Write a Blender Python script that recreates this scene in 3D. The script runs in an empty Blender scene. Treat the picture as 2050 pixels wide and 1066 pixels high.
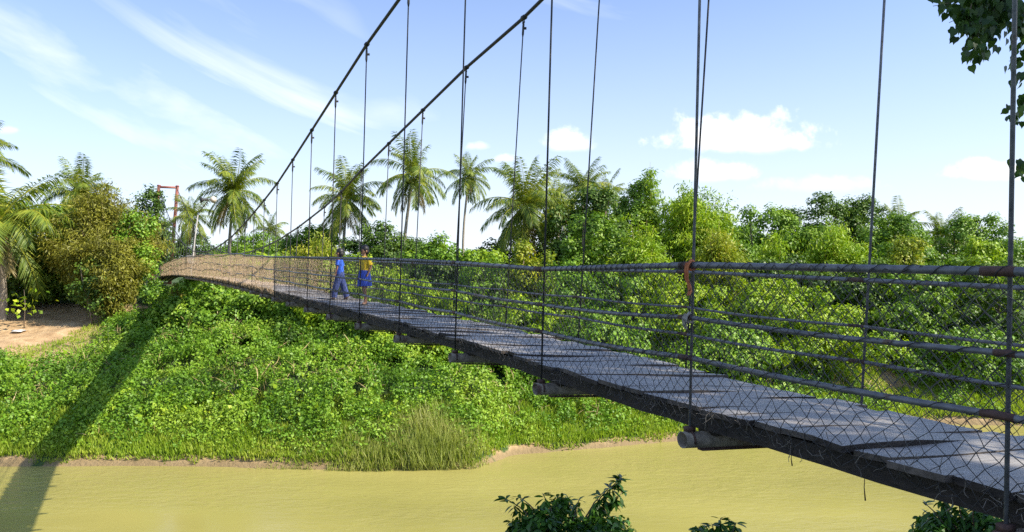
import bpy, math, random
import numpy as np
from mathutils import Vector, Matrix
R = math.radians
scene = bpy.context.scene
COL = scene.collection
# ------------------------------------------------------------------ camera, sky, sun, exposure
F = 1540.0; CX = 1025.0; HY = 515.0; EYE = 12.0
cam_d = bpy.data.cameras.new("camera"); cam = bpy.data.objects.new("camera", cam_d); COL.objects.link(cam)
cam.location = (0, 0, EYE); cam.rotation_euler = (R(90), 0, 0)
cam_d.sensor_width = 36; cam_d.lens = F / 2050 * 36; cam_d.shift_y = -18 / 2050
cam_d.clip_start = 0.05; cam_d.clip_end = 6000
scene.camera = cam
SUN = Vector((1.15, -0.32, 1.0)).normalized()
sun_d = bpy.data.lights.new("sun", 'SUN'); sun = bpy.data.objects.new("sun", sun_d); COL.objects.link(sun)
sun_d.energy = 5.0; sun_d.angle = R(0.53); sun_d.color = (1.0, 0.92, 0.78)
sun.rotation_euler = SUN.to_track_quat('Z', 'Y').to_euler(); sun.location = (30, -10, 40)
vs = scene.view_settings
vs.view_transform = 'Standard'; vs.look = 'None'; vs.gamma = 1; vs.use_curve_mapping = False; vs.exposure = 0.72
scene.cycles.max_bounces = 6; scene.cycles.diffuse_bounces = 3; scene.cycles.transmission_bounces = 3
scene.cycles.use_denoising = False


class NT:
    """tiny node-tree helper"""
    def __init__(s, tree): s.t = tree; s.n = tree.nodes; s.l = tree.links
    def node(s, kind, **kw):
        n = s.n.new(kind)
        for k, v in kw.items():
            if k.startswith('i_'):
                key = k[2:]
                n.inputs[int(key) if key.isdigit() else key.replace('_', ' ')].default_value = v
            else: setattr(n, k, v)
        return n
    def put(s, sock, v):
        if isinstance(v, bpy.types.NodeSocket): s.l.new(v, sock)
        else: sock.default_value = v
    def m(s, op, a, b=0.0, c=0.0, clamp=False):
        n = s.n.new('ShaderNodeMath'); n.operation = op; n.use_clamp = clamp
        for i, v in enumerate((a, b, c)): s.put(n.inputs[i], v)
        return n.outputs[0]
    def ss(s, v, lo, hi):
        n = s.n.new('ShaderNodeMapRange'); n.interpolation_type = 'SMOOTHSTEP'
        s.put(n.inputs[0], v); n.inputs[1].default_value = lo; n.inputs[2].default_value = hi
        return n.outputs[0]
    def noise(s, vec, scale, detail=4, rough=0.55, dist=0.0):
        n = s.n.new('ShaderNodeTexNoise')
        if vec is not None: s.l.new(vec, n.inputs['Vector'])
        n.inputs['Scale'].default_value = scale; n.inputs['Detail'].default_value = detail
        n.inputs['Roughness'].default_value = rough; n.inputs['Distortion'].default_value = dist
        return n.outputs[0]
    def mix(s, f, a, b, blend='MIX'):
        n = s.n.new('ShaderNodeMix'); n.data_type = 'RGBA'; n.blend_type = blend
        s.put(n.inputs[0], f); s.put(n.inputs[6], a); s.put(n.inputs[7], b)
        return n.outputs[2]
    def ramp(s, f, stops):
        n = s.n.new('ShaderNodeValToRGB'); s.l.new(f, n.inputs[0]); e = n.color_ramp.elements
        while len(e) < len(stops): e.new(0.5)
        for i, (p, c) in enumerate(stops): e[i].position = p; e[i].color = (*c, 1) if len(c) == 3 else c
        return n.outputs[0]


world = bpy.data.worlds.new("World"); scene.world = world; world.use_nodes = True
w = NT(world.node_tree); w.n.clear()
sky = w.node('ShaderNodeTexSky', sky_type='NISHITA', sun_disc=False, sun_elevation=math.asin(SUN.z),
             sun_rotation=math.atan2(SUN.x, SUN.y), altitude=20, air_density=1.0, dust_density=1.3, ozone_density=1.6)
tc = w.node('ShaderNodeTexCoord')
sp = w.node('ShaderNodeSeparateXYZ'); w.l.new(tc.outputs['Generated'], sp.inputs[0])
dx, dy, dz = sp.outputs
# cirrus: thin streaks, sloping down to the right
az, el = w.m('ARCTAN2', dx, dy), w.m('ARCSINE', dz)
ang = R(24)
ru = w.m('SUBTRACT', w.m('MULTIPLY', az, math.cos(ang)), w.m('MULTIPLY', el, math.sin(ang)))
rv = w.m('ADD', w.m('MULTIPLY', az, math.sin(ang)), w.m('MULTIPLY', el, math.cos(ang)))
cb = w.node('ShaderNodeCombineXYZ'); w.put(cb.inputs[0], w.m('MULTIPLY', ru, 1.0)); w.put(cb.inputs[1], w.m('MULTIPLY', rv, 5.2)); cb.inputs[2].default_value = 8.8
n1 = w.noise(cb.outputs[0], 2.1, 7, 0.55, 0.5)
cb2 = w.node('ShaderNodeCombineXYZ'); w.put(cb2.inputs[0], w.m('MULTIPLY', ru, 1.0)); w.put(cb2.inputs[1], w.m('MULTIPLY', rv, 2.2)); cb2.inputs[2].default_value = 9.3
n2 = w.noise(cb2.outputs[0], 1.6, 3, 0.5, 0.2)
left = w.ss(az, 0.45, -0.15)
cir = w.m('MULTIPLY', w.m('MULTIPLY', w.ss(n1, 0.34, 0.70), w.ss(n2, 0.34, 0.60)), w.m('ADD', w.m('MULTIPLY', left, .8), .2))
veil = w.m('MULTIPLY', cir, 0.85)
# horizon veil of pale air, thicker to the right
hz = w.m('POWER', w.m('SUBTRACT', 1.0, w.m('MAXIMUM', dz, 0.0), clamp=True), 4.2)
veil = w.m('MAXIMUM', veil, w.m('MULTIPLY', hz, 0.86))
skyc = w.mix(1.0, sky.outputs[0], (.86, 1.10, 1.50, 1), 'MULTIPLY')
col = w.mix(veil, skyc, (7.4, 7.95, 8.9, 1))
# cumulus, each at its own bearing
gy = w.m('MAXIMUM', dy, 0.02)
ca, cbv = w.m('DIVIDE', dx, gy), w.m('DIVIDE', dz, gy)
cc = w.node('ShaderNodeCombineXYZ'); w.put(cc.inputs[0], ca); w.put(cc.inputs[1], cbv)
pn = w.noise(cc.outputs[0], 34, 8, 0.62, 0.2)
pn2 = w.noise(cc.outputs[0], 13, 4, 0.55)
puff = None
for (px, py, rx, ryu, ryd, amt) in [(1480, 288, 192, 80, 26, 1.0), (1405, 352, 95, 44, 18, .6), (1480, 350, 50, 34, 18, .6), (1136, 292, 66, 44, 18, .8),
                                    (1975, 350, 110, 40, 18, .7), (956, 295, 30, 16, 10, .45), (1008, 320, 34, 14, 9, .4), (10, 262, 30, 12, 10, .35), (1640, 372, 160, 26, 20, .3)]:
    a0, b0 = (px - CX) / F, (HY - py) / F
    da = w.m('DIVIDE', w.m('SUBTRACT', ca, a0), rx / F)
    db = w.m('SUBTRACT', cbv, b0)
    up = w.m('DIVIDE', w.m('MAXIMUM', db, 0.0), ryu / F); dn = w.m('DIVIDE', w.m('MINIMUM', db, 0.0), ryd / F)
    q = w.m('ADD', w.m('MULTIPLY', da, da), w.m('ADD', w.m('MULTIPLY', up, up), w.m('MULTIPLY', dn, dn)))
    f = w.m('ADD', w.m('SUBTRACT', 1.0, q), w.m('MULTIPLY', w.m('SUBTRACT', w.m('ADD', w.m('MULTIPLY', pn, .6), w.m('MULTIPLY', pn2, .4)), 0.5), 3.3))
    f = w.m('MULTIPLY', w.m('MULTIPLY', w.ss(f, 0.1, 0.9), amt), w.ss(w.m('ADD', up, w.m('MULTIPLY', dn, 1.0)), -1.1, 0.25))
    puff = f if puff is None else w.m('MAXIMUM', puff, f)
puff = w.m('MULTIPLY', puff, w.ss(dy, 0.05, 0.2))
cshade = w.mix(w.ss(pn2, 0.35, 0.65), (8.8, 8.9, 9.3, 1), (10.2, 10.1, 10.0, 1))
col = w.mix(puff, col, cshade)
bg = w.node('ShaderNodeBackground'); w.l.new(col, bg.inputs[0]); bg.inputs[1].default_value = 0.095
wo = w.node('ShaderNodeOutputWorld'); w.l.new(bg.outputs[0], wo.inputs[0])

# ------------------------------------------------------------------ materials
def mat(name):
    m = bpy.data.materials.new(name); m.use_nodes = True; t = NT(m.node_tree)
    return m, t, t.n['Principled BSDF']
def simple(name, c1, c2, scale=6, rough=0.6, metal=0.0, bump=0.0, stretch=(1, 1, 1), c3=None, thr=(0.45, 0.6)):
    m, t, b = mat(name)
    tcn = t.node('ShaderNodeTexCoord'); mp = t.node('ShaderNodeMapping'); mp.inputs['Scale'].default_value = stretch
    t.l.new(tcn.outputs['Object'], mp.inputs[0])
    n = t.noise(mp.outputs[0], scale, 6, 0.6)
    c = t.ramp(n, [(0.3, c1), (0.7, c2)])
    if c3:
        n3 = t.noise(mp.outputs[0], scale * 0.37, 5, 0.65)
        c = t.mix(t.ss(n3, *thr), c, (*c3, 1))
    t.l.new(c, b.inputs['Base Color']); b.inputs['Roughness'].default_value = rough; b.inputs['Metallic'].default_value = metal
    if bump:
        bn = t.node('ShaderNodeBump'); bn.inputs['Strength'].default_value = bump; bn.inputs['Distance'].default_value = 0.02
        t.l.new(n, bn.inputs['Height']); t.l.new(bn.outputs[0], b.inputs['Normal'])
    return m
def leafmat(name, c1, c2, c3, trans=0.35, rough=0.5, clump=0.35):
    m, t, b = mat(name)
    at = t.node('ShaderNodeAttribute', attribute_name='v')
    geo = t.node('ShaderNodeNewGeometry')
    n = t.noise(geo.outputs['Position'], clump, 3, 0.5)
    f = t.m('ADD', t.m('MULTIPLY', at.outputs['Fac'], 0.62), t.m('MULTIPLY', t.m('SUBTRACT', n, 0.18), 0.6), clamp=True)
    c = t.ramp(f, [(0.12, c1), (0.5, c2), (0.88, c3)])
    t.l.new(c, b.inputs['Base Color']); b.inputs['Roughness'].default_value = rough
    b.inputs['Specular IOR Level'].default_value = 0.35
    tr = t.node('ShaderNodeBsdfTranslucent'); t.l.new(t.mix(1.0, c, (1.25, 1.3, 0.5, 1), 'MULTIPLY'), tr.inputs[0])
    mx = t.node('ShaderNodeMixShader'); mx.inputs[0].default_value = trans
    t.l.new(b.outputs[0], mx.inputs[1]); t.l.new(tr.outputs[0], mx.inputs[2]); t.l.new(mx.outputs[0], t.n['Material Output'].inputs[0])
    return m
M = {}
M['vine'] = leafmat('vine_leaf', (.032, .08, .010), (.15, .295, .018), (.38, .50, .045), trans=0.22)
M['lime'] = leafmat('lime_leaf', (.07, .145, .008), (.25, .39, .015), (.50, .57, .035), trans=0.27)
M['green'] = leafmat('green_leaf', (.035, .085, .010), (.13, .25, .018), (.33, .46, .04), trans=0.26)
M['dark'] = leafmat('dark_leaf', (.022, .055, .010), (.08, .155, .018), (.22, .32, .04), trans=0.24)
M['olive'] = leafmat('olive_leaf', (.07, .075, .012), (.20, .20, .022), (.42, .40, .05), trans=0.25)
M['gold'] = leafmat('gold_leaf', (.10, .15, .010), (.26, .33, .022), (.50, .45, .04), trans=0.3)
M['palm'] = leafmat('palm_leaf', (.045, .085, .014), (.14, .205, .02), (.50, .49, .05), trans=0.32)
M['palm_old'] = leafmat('old_palm_leaf', (.12, .10, .04), (.26, .20, .07), (.42, .33, .12), trans=.25)
M['banana'] = leafmat('banana_leaf', (.16, .28, .03), (.32, .46, .05), (.5, .6, .1), trans=.45)
M['grass'] = leafmat('grass_blade', (.13, .22, .02), (.26, .38, .03), (.42, .46, .07), trans=.4)
M['reed'] = leafmat('reed_blade', (.13, .17, .03), (.28, .33, .07), (.45, .43, .16), trans=.35)
M['near'] = leafmat('broad_leaf', (.015, .06, .01), (.05, .14, .015), (.13, .28, .03), trans=.2, rough=.35, clump=2.0)
M['bodhi'] = leafmat('heart_leaf', (.02, .05, .012), (.04, .09, .02), (.09, .16, .03), trans=.3, rough=.35, clump=2.0)
M['straw'] = leafmat('dry_stalk', (.25, .17, .07), (.42, .3, .13), (.6, .48, .25), trans=.1)
M['bark'] = simple('bark', (.10, .075, .05), (.26, .2, .14), 5, .85, bump=.6)
M['palm_bark'] = simple('palm_bark', (.22, .18, .13), (.42, .36, .28), 9, .85, bump=.5, stretch=(1, 1, 4))
M['steel'] = simple('weathered_steel', (.10, .105, .12), (.22, .22, .235), 20, .5, .25, bump=.15, c3=(.11, .06, .04), thr=(.56, .7))
M['rail'] = simple('dull_rail_pipe', (.09, .092, .10), (.19, .19, .195), 14, .48, .15, bump=.2, c3=(.12, .075, .055), thr=(.58, .7))
M['rust'] = simple('rusty_steel', (.05, .028, .022), (.12, .062, .045), 22, .75, .1, bump=.4)
M['cable'] = simple('dark_wire_rope', (.02, .02, .022), (.06, .058, .055), 40, .6, .2, bump=.3)
M['wire'] = simple('chain_link_wire', (.03, .03, .034), (.07, .066, .06), 3, .6, .1, c3=(.15, .10, .06), thr=(.55, .75))  # near mesh: the shade on the near span is in this dark colour
M['wire_tan'] = simple('sunlit_rusty_wire', (.34, .24, .14), (.52, .38, .23), 3, .8)  # far mesh: rusty wire with the sunlight put into its pale tan
M['red'] = simple('red_oxide_paint', (.24, .075, .05), (.36, .13, .09), 3, .6, bump=.2, c3=(.16, .075, .055), thr=(.55, .7))
M['straw_dull'] = simple('dry_grey_stalk', (.12, .10, .08), (.3, .26, .2), 9, .9)
M['beam2'] = simple('worn_shaded_timber_edge', (.05, .04, .032), (.16, .13, .105), 14, .9, bump=.8)
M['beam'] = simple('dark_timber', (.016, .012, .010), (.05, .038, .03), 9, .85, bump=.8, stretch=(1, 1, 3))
M['pipe'] = simple('concrete_lined_pipe', (.13, .11, .085), (.34, .29, .22), 12, .8, bump=.5, c3=(.12, .07, .05), thr=(.52, .66))
M['cloth'] = simple('faded_cloth', (.38, .09, .03), (.62, .24, .1), 20, .9, bump=.5)
M['rag'] = simple('grey_rag', (.3, .27, .23), (.48, .44, .38), 30, .9)
M['pale'] = simple('pale_concrete', (.3, .28, .24), (.45, .42, .37), 5, .8)
M['speaker'] = simple('beige_plastic', (.5, .42, .33), (.62, .52, .42), 5, .5)
M['skin'] = simple('brown_skin', (.28, .14, .08), (.36, .19, .11), 9, .5)
M['hair'] = simple('black_hair', (.008, .007, .007), (.02, .017, .015), 50, .5)
M['blue_shirt'] = simple('blue_cotton', (.015, .07, .42), (.03, .12, .6), 12, .8)
M['blue_skirt'] = simple('royal_blue_cotton', (.02, .05, .33), (.03, .08, .48), 12, .8)
M['yellow_shirt'] = simple('yellow_cotton', (.72, .44, .01), (.85, .58, .02), 12, .8)
M['sandal'] = simple('rubber_sandal', (.02, .02, .02), (.05, .05, .05), 12, .7)
M['eye'] = simple('eye', (.02, .015, .01), (.03, .02, .02), 12, .2)
M['litter'] = simple('pale_plastic', (.55, .57, .58), (.75, .75, .75), 12, .5)
M['stone'] = simple('pink_rubble', (.38, .27, .2), (.55, .42, .34), 3, .9, bump=.6)
# striped trousers
m, t, b = mat('striped_cotton'); tcn = t.node('ShaderNodeTexCoord'); wv = t.node('ShaderNodeTexWave'); wv.inputs['Scale'].default_value = 14; wv.inputs['Distortion'].default_value = 1.5
t.l.new(tcn.outputs['Object'], wv.inputs[0]); t.l.new(t.ramp(wv.outputs[0], [(.35, (.02, .04, .17)), (.7, (.06, .08, .2))]), b.inputs['Base Color']); b.inputs['Roughness'].default_value = .85; M['stripe'] = m
# planks
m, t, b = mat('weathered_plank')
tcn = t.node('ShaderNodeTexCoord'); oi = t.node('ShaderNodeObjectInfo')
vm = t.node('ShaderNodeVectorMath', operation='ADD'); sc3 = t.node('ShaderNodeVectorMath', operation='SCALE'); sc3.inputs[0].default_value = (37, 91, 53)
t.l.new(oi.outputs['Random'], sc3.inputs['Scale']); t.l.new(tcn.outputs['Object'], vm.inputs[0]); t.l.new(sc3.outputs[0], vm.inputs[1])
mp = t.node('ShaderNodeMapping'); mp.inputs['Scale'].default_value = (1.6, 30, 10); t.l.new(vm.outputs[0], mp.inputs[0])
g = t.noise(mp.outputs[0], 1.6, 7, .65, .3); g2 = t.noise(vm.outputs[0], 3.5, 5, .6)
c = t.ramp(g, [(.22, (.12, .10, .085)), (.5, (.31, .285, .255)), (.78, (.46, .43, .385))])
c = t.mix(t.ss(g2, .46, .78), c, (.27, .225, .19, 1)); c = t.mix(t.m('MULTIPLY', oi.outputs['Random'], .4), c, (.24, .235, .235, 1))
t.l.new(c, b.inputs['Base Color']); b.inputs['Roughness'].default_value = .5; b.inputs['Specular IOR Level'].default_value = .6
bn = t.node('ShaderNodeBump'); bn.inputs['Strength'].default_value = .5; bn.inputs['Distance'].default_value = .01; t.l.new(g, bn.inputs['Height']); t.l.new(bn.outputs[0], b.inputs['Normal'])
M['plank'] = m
M['plank_far'] = simple('sunlit_plank', (.36, .27, .19), (.55, .44, .33), 3, .7, bump=.4, stretch=(1, 12, 4))  # far planks: warm sunlight on the open span painted into the wood colour
# ground
m, t, b = mat('bank_soil')
geo = t.node('ShaderNodeNewGeometry'); at = t.node('ShaderNodeAttribute', attribute_name='v')
n = t.noise(geo.outputs['Position'], .9, 8, .62); n3 = t.noise(geo.outputs['Position'], 5, 6, .65)
soil = t.ramp(n, [(.3, (.30, .18, .085)), (.5, (.50, .33, .165)), (.72, (.64, .46, .26))]); soil = t.mix(t.ss(n3, .5, .75), soil, (.34, .23, .11, 1))
gr = t.ramp(n3, [(.3, (.02, .045, .01)), (.7, (.07, .12, .02))])
spz = t.node('ShaderNodeSeparateXYZ'); t.l.new(geo.outputs['Position'], spz.inputs[0])
wet = t.ss(t.m('ADD', spz.outputs[2], t.m('MULTIPLY', n, .5)), .95, .35); soil = t.mix(t.m('MULTIPLY', wet, .85), soil, (.22, .16, .075, 1))
f = t.ss(t.m('ADD', at.outputs['Fac'], t.m('MULTIPLY', t.m('SUBTRACT', n, .5), 1.6)), .35, .6)
t.l.new(t.mix(f, soil, gr), b.inputs['Base Color']); b.inputs['Roughness'].default_value = .95
bn = t.node('ShaderNodeBump'); bn.inputs['Strength'].default_value = .8; bn.inputs['Distance'].default_value = .15; t.l.new(n3, bn.inputs['Height']); t.l.new(bn.outputs[0], b.inputs['Normal'])
M['soil'] = m
# water
m, t, b = mat('muddy_water')
geo = t.node('ShaderNodeNewGeometry'); mp = t.node('ShaderNodeMapping'); mp.inputs['Scale'].default_value = (.55, 1.3, 1); t.l.new(geo.outputs['Position'], mp.inputs[0])
n = t.noise(mp.outputs[0], .12, 4, .5); n2 = t.noise(mp.outputs[0], 1.9, 5, .6, .6); n3 = t.noise(mp.outputs[0], .05, 3, .5)
c = t.ramp(n, [(.25, (.27, .24, .066)), (.75, (.37, .325, .095))]); t.l.new(c, b.inputs['Base Color'])
b.inputs['Roughness'].default_value = .13; b.inputs['IOR'].default_value = 1.3
bn = t.node('ShaderNodeBump'); bn.inputs['Distance'].default_value = .12; t.l.new(n2, bn.inputs['Height'])
t.l.new(t.m('MULTIPLY', t.ss(n3, .35, .6), .8), bn.inputs['Strength']); t.l.new(bn.outputs[0], b.inputs['Normal'])
M['water'] = m

# ------------------------------------------------------------------ helpers
def tag(o, label=None, cat=None, group=None, kind=None):
    if label: o['label'] = label
    if cat: o['category'] = cat
    if group: o['group'] = group
    if kind: o['kind'] = kind
    return o
def empty(name, loc=(0, 0, 0)):
    o = bpy.data.objects.new(name, None); COL.objects.link(o); o.location = loc; return o
def link(name, me, parent=None, m=None):
    o = bpy.data.objects.new(name, me); COL.objects.link(o)
    if m: me.materials.append(m)
    if parent is not None:
        o.parent = parent
        o.matrix_parent_inverse = Matrix.Translation(-Vector(parent.location))
    return o
def mk(name, V, Fc, m=None, parent=None, v=None, smooth=False):
    V = np.asarray(V, np.float32); me = bpy.data.meshes.new(name)
    if isinstance(Fc, np.ndarray):
        nf, k = Fc.shape
        me.vertices.add(len(V)); me.vertices.foreach_set('co', V.ravel())
        me.loops.add(nf * k); me.loops.foreach_set('vertex_index', Fc.astype(np.int32).ravel())
        me.polygons.add(nf); me.polygons.foreach_set('loop_start', np.arange(0, nf * k, k, dtype=np.int32))
        try: me.polygons.foreach_set('loop_total', np.full(nf, k, np.int32))
        except Exception: pass
    else:
        me.from_pydata([tuple(map(float, q)) for q in V], [], [tuple(map(int, f)) for f in Fc])
    if v is not None:
        a = me.attributes.new('v', 'FLOAT', 'POINT'); a.data.foreach_set('value', np.asarray(v, np.float32))
    me.update(calc_edges=True)
    if smooth: me.polygons.foreach_set('use_smooth', np.ones(len(me.polygons), bool))
    return link(name, me, parent, m)
class MB:
    """collects shapes into one mesh"""
    def __init__(s): s.V = []; s.F = []; s.A = []
    def add(s, V, Fc, v=.5):
        o = len(s.V); s.V += [tuple(q) for q in V]; s.F += [tuple(i + o for i in f) for f in Fc]; s.A += [v] * len(V)
    def tube(s, pts, rad, sides=8, cap=True, v=.5):
        pts = [Vector(p) for p in pts]; n = len(pts)
        if not hasattr(rad, '__len__'): rad = [rad] * n
        V = []; up = None
        for i, p in enumerate(pts):
            d = (pts[min(i + 1, n - 1)] - pts[max(i - 1, 0)]).normalized()
            if up is None:
                up = Vector((0, 0, 1)) if abs(d.z) < .9 else Vector((1, 0, 0))
            a = d.cross(up).normalized(); b_ = a.cross(d).normalized(); up = b_
            for k in range(sides):
                an = 2 * math.pi * k / sides
                V.append(p + a * math.cos(an) * rad[i] + b_ * math.sin(an) * rad[i])
        Fc = [(i * sides + k, i * sides + (k + 1) % sides, (i + 1) * sides + (k + 1) % sides, (i + 1) * sides + k) for i in range(n - 1) for k in range(sides)]
        if cap: Fc += [tuple(range(sides))[::-1], tuple((n - 1) * sides + k for k in range(sides))]
        s.add(V, Fc, v); return s
    def box(s, c, half, ax=None, v=.5):
        c = Vector(c); ax = ax or (Vector((1, 0, 0)), Vector((0, 1, 0)), Vector((0, 0, 1)))
        V = [c + ax[0] * (half[0] * i) + ax[1] * (half[1] * j) + ax[2] * (half[2] * k) for i in (-1, 1) for j in (-1, 1) for k in (-1, 1)]
        s.add(V, [(0, 1, 3, 2), (4, 6, 7, 5), (0, 4, 5, 1), (2, 3, 7, 6), (0, 2, 6, 4), (1, 5, 7, 3)], v); return s
    def ring(s, pts_rows, closed=True, v=.5):
        n = len(pts_rows[0]); V = [q for r_ in pts_rows for q in r_]
        Fc = [(i * n + k, i * n + (k + 1) % n, (i + 1) * n + (k + 1) % n, (i + 1) * n + k) for i in range(len(pts_rows) - 1) for k in range(n if closed else n - 1)]
        s.add(V, Fc, v); return s
    def build(s, name, m, parent=None, smooth=True):
        return mk(name, s.V, s.F, m, parent, s.A, smooth)
def nrm(a): return a / np.maximum(np.linalg.norm(a, axis=1, keepdims=True), 1e-9)
def kites(P, A, N, L, W, fold=.12):
    """leaf shaped quads: P base, A axis, N normal, L length, W width -> verts, faces"""
    A = nrm(A); S = nrm(np.cross(A, N)); N2 = np.cross(S, A)
    L = np.broadcast_to(np.asarray(L, float), (len(P),))[:, None]; W = np.broadcast_to(np.asarray(W, float), (len(P),))[:, None]
    V = np.stack([P, P + A * L * .42 + S * W * .5 + N2 * L * fold, P + A * L, P + A * L * .42 - S * W * .5 + N2 * L * fold], 1).reshape(-1, 3)
    return V, np.arange(len(P) * 4).reshape(-1, 4)
_h = np.random.default_rng(5).random((256, 256))
def vnoise(x, y):
    xi = np.floor(x).astype(int); yi = np.floor(y).astype(int); fx = x - xi; fy = y - yi
    fx = fx * fx * (3 - 2 * fx); fy = fy * fy * (3 - 2 * fy); g = lambda i, j: _h[(xi + i) & 255, (yi + j) & 255]
    return (g(0, 0) * (1 - fx) + g(1, 0) * fx) * (1 - fy) + (g(0, 1) * (1 - fx) + g(1, 1) * fx) * fy
def fbm(x, y, s, o=3):
    r = 0; a = .5; t_ = 0
    for i in range(o): r = r + a * vnoise(x / s + 17 * i, y / s + 31 * i); t_ += a; a *= .5; s = s * .5
    return r / t_
def at(px, py, Z): return Vector(((px - CX) / F * Z, Z, EYE - (py - HY) / F * Z))

# ------------------------------------------------------------------ ground, water
WX = [-400, -40, -20, -14, -8, -2, 0, 9, 20, 30, 40, 60, 400]
WY = [44, 44, 44.3, 43.8, 43.2, 43.8, 46.5, 49.5, 53, 55.5, 54, 56, 60]
def yw(x): return np.interp(x, WX, WY) + .5 * (fbm(x * 1.0, x * 0 + 3, 5) - .5)
def gz(x, y):
    x = np.asarray(x, float); y = np.asarray(y, float)
    r_ = y - yw(x)
    far = np.interp(r_, [-12, -3, 0, .5, 5, 17.6, 45, 400, 3000], [-2.4, -1.0, -.08, .5, 2.2, 5.0, 8.3, 9, 9])
    right = np.interp(x, [-5, 10, 30], [0, .4, .8])
    far = far + right * np.interp(r_, [2, 8, 14, 30, 60], [0, .6, 2.2, 1.2, 0])
    near = np.interp(y, [-400, 0, 3, 5, 10, 20, 27, 33], [10.4, 10.4, 10.1, 8.9, 6.2, 1.6, -1, -2.4])
    z = np.where(y < 33, near, far)
    amp = np.interp(r_, [0, 1, 8, 60], [.05, .15, .5, .6]) * (y > 33) + .25 * (y < 25) * (y > 4)
    return z + amp * (fbm(x, y, 3.5) - .5) * 1.6
def soilmask(x, y):
    """1 = green, 0 = bare soil"""
    r_ = y - yw(x)
    g = np.ones_like(x)
    g -= 1.15 * np.exp(-(((x + 46) / 11.5) ** 4 + ((y - 69) / 11.5) ** 4))
    g -= .55 * np.exp(-(((x + 34) / 3.5) ** 2 + ((y - 59) / 4.5) ** 2))
    g -= .9 * np.exp(-(((x - 29.5) / 5.5) ** 2 + ((y - 60.5) / 4.5) ** 2))
    g -= 1.1 * np.exp(-((r_ - .0) / .6) ** 2) * (.2 + 1.4 * fbm(x, y * 0 + 1, 3))
    g -= .1 * np.exp(-((r_ - .3) / .7) ** 2) * np.exp(-((x - 8) / 5) ** 2)
    return np.clip(g, 0, 1)
def grid(xs, ys):
    X, Y = np.meshgrid(xs, ys); V = np.stack([X, Y, gz(X, Y)], -1).reshape(-1, 3); nx = len(xs); ny = len(ys)
    I = (np.arange(ny - 1)[:, None] * nx + np.arange(nx - 1)[None, :]).ravel()
    return V, np.stack([I, I + 1, I + nx + 1, I + nx], 1)
xs = np.concatenate([[-3000, -1200, -600, -300, -150, -100], np.arange(-75, 85, .7), [100, 150, 300, 600, 1200, 3000]])
ys = np.concatenate([[-600, -200, -80, -30, -10], np.arange(-4, 34, 1.2), np.arange(35, 41, 2), np.arange(41.5, 95, .6), [97, 100, 105, 112, 120, 135, 160, 220, 400, 900, 4000]])
V, Fc = grid(xs, ys)
tag(mk('ground', V, Fc, M['soil'], v=soilmask(V[:, 0], V[:, 1]), smooth=True), kind='structure')
tag(mk('river_water', [(-3000, 16, 0), (3000, 16, 0), (3000, 90, 0), (-3000, 90, 0)], [(0, 1, 2, 3)], M['water']), kind='structure')

# ------------------------------------------------------------------ creepers, grass (stuff)
def mound(x, y):
    m_ = 1.1 * fbm(x, y, 7, 2) + 1.5 * fbm(x + 50, y, 2.4, 2) + 1.35 * fbm(x, y + 90, 1.2, 2)
    r_ = y - yw(x)
    m_ = m_ * np.interp(x, [-34, -20], [.45, 1])
    return m_ * np.interp(r_, [0, 1.5, 5, 9, 40], [.05, .12, .35, .9, 1.0])
def scatter_cover(name, n, x0, x1, r0, r1, L, W, m, seed, dens, hf=mound, upright=.0, jz=.22):
    g = np.random.default_rng(seed); x = g.uniform(x0, x1, n); r_ = r0 + (r1 - r0) * g.random(n) ** 1.15; y = yw(x) + r_
    keep = g.random(n) < dens(x, y, r_); x, y = x[keep], y[keep]; n = len(x)
    z = gz(x, y) + hf(x, y); e = .25
    gx = (gz(x + e, y) + hf(x + e, y) - z) / e; gy = (gz(x, y + e) + hf(x, y + e) - z) / e
    N = nrm(np.stack([-gx, -gy, np.ones(n)], 1)); z = z + g.normal(0, jz, n)
    Nn = nrm(N + g.normal(0, .8, (n, 3)))
    A = nrm(np.cross(Nn, g.normal(0, 1, (n, 3))) + np.array([0, 0, -.25 + upright]))
    s = g.uniform(.5, 1.15, n) * g.choice([1, 1, 1.7], n)
    V, Fc = kites(np.stack([x, y, z], 1), A, Nn, L * s, W * s)
    vv = np.clip(.34 + .95 * (fbm(x, y, 3.4, 3) - .5) + .27 * (g.random(n) - .3) + .12 * (z - gz(x, y)) / 2 + .22 * (np.clip(1 - (y - yw(x)) / 7, 0, 1)) * (name == 'creeper_cover'), 0, 1)
    return tag(mk(name, V, Fc, m, v=np.repeat(vv, 4)), kind='stuff')
def dens_vine(x, y, r_): return (fbm(x + 9, y, .9, 1) > .3) * (soilmask(x, y) > .55 + .3 * (fbm(x, y, 2) - .5)) * np.interp(r_, [.6, 2.0, 4, 30, 45], [.1, .5, 1, 1, .7])
tag(scatter_cover('creeper_cover', 780000, -50, 36, .6, 40, .155, .11, M['vine'], 11, dens_vine), 'bright green creeping vines covering the river bank below the bridge', 'ground cover')
tag(scatter_cover('creeper_cover', 26000, -34, 36, 3, 40, .24, .18, M['lime'], 12, lambda x, y, r_: dens_vine(x, y, r_) * (fbm(x + 30, y + 8, 5) > .52) * .8, jz=.28), 'paler broad-leaved creepers in patches over the vine covered bank', 'ground cover')
tag(scatter_cover('dry_stalks', 14000, -34, 34, 2, 34, .6, .03, M['straw'], 13, lambda x, y, r_: (fbm(x + 70, y, 3) > .55) * .9, upright=.9, jz=.2), 'dry brown stalks poking through the creepers', 'dry stalks')
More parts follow.
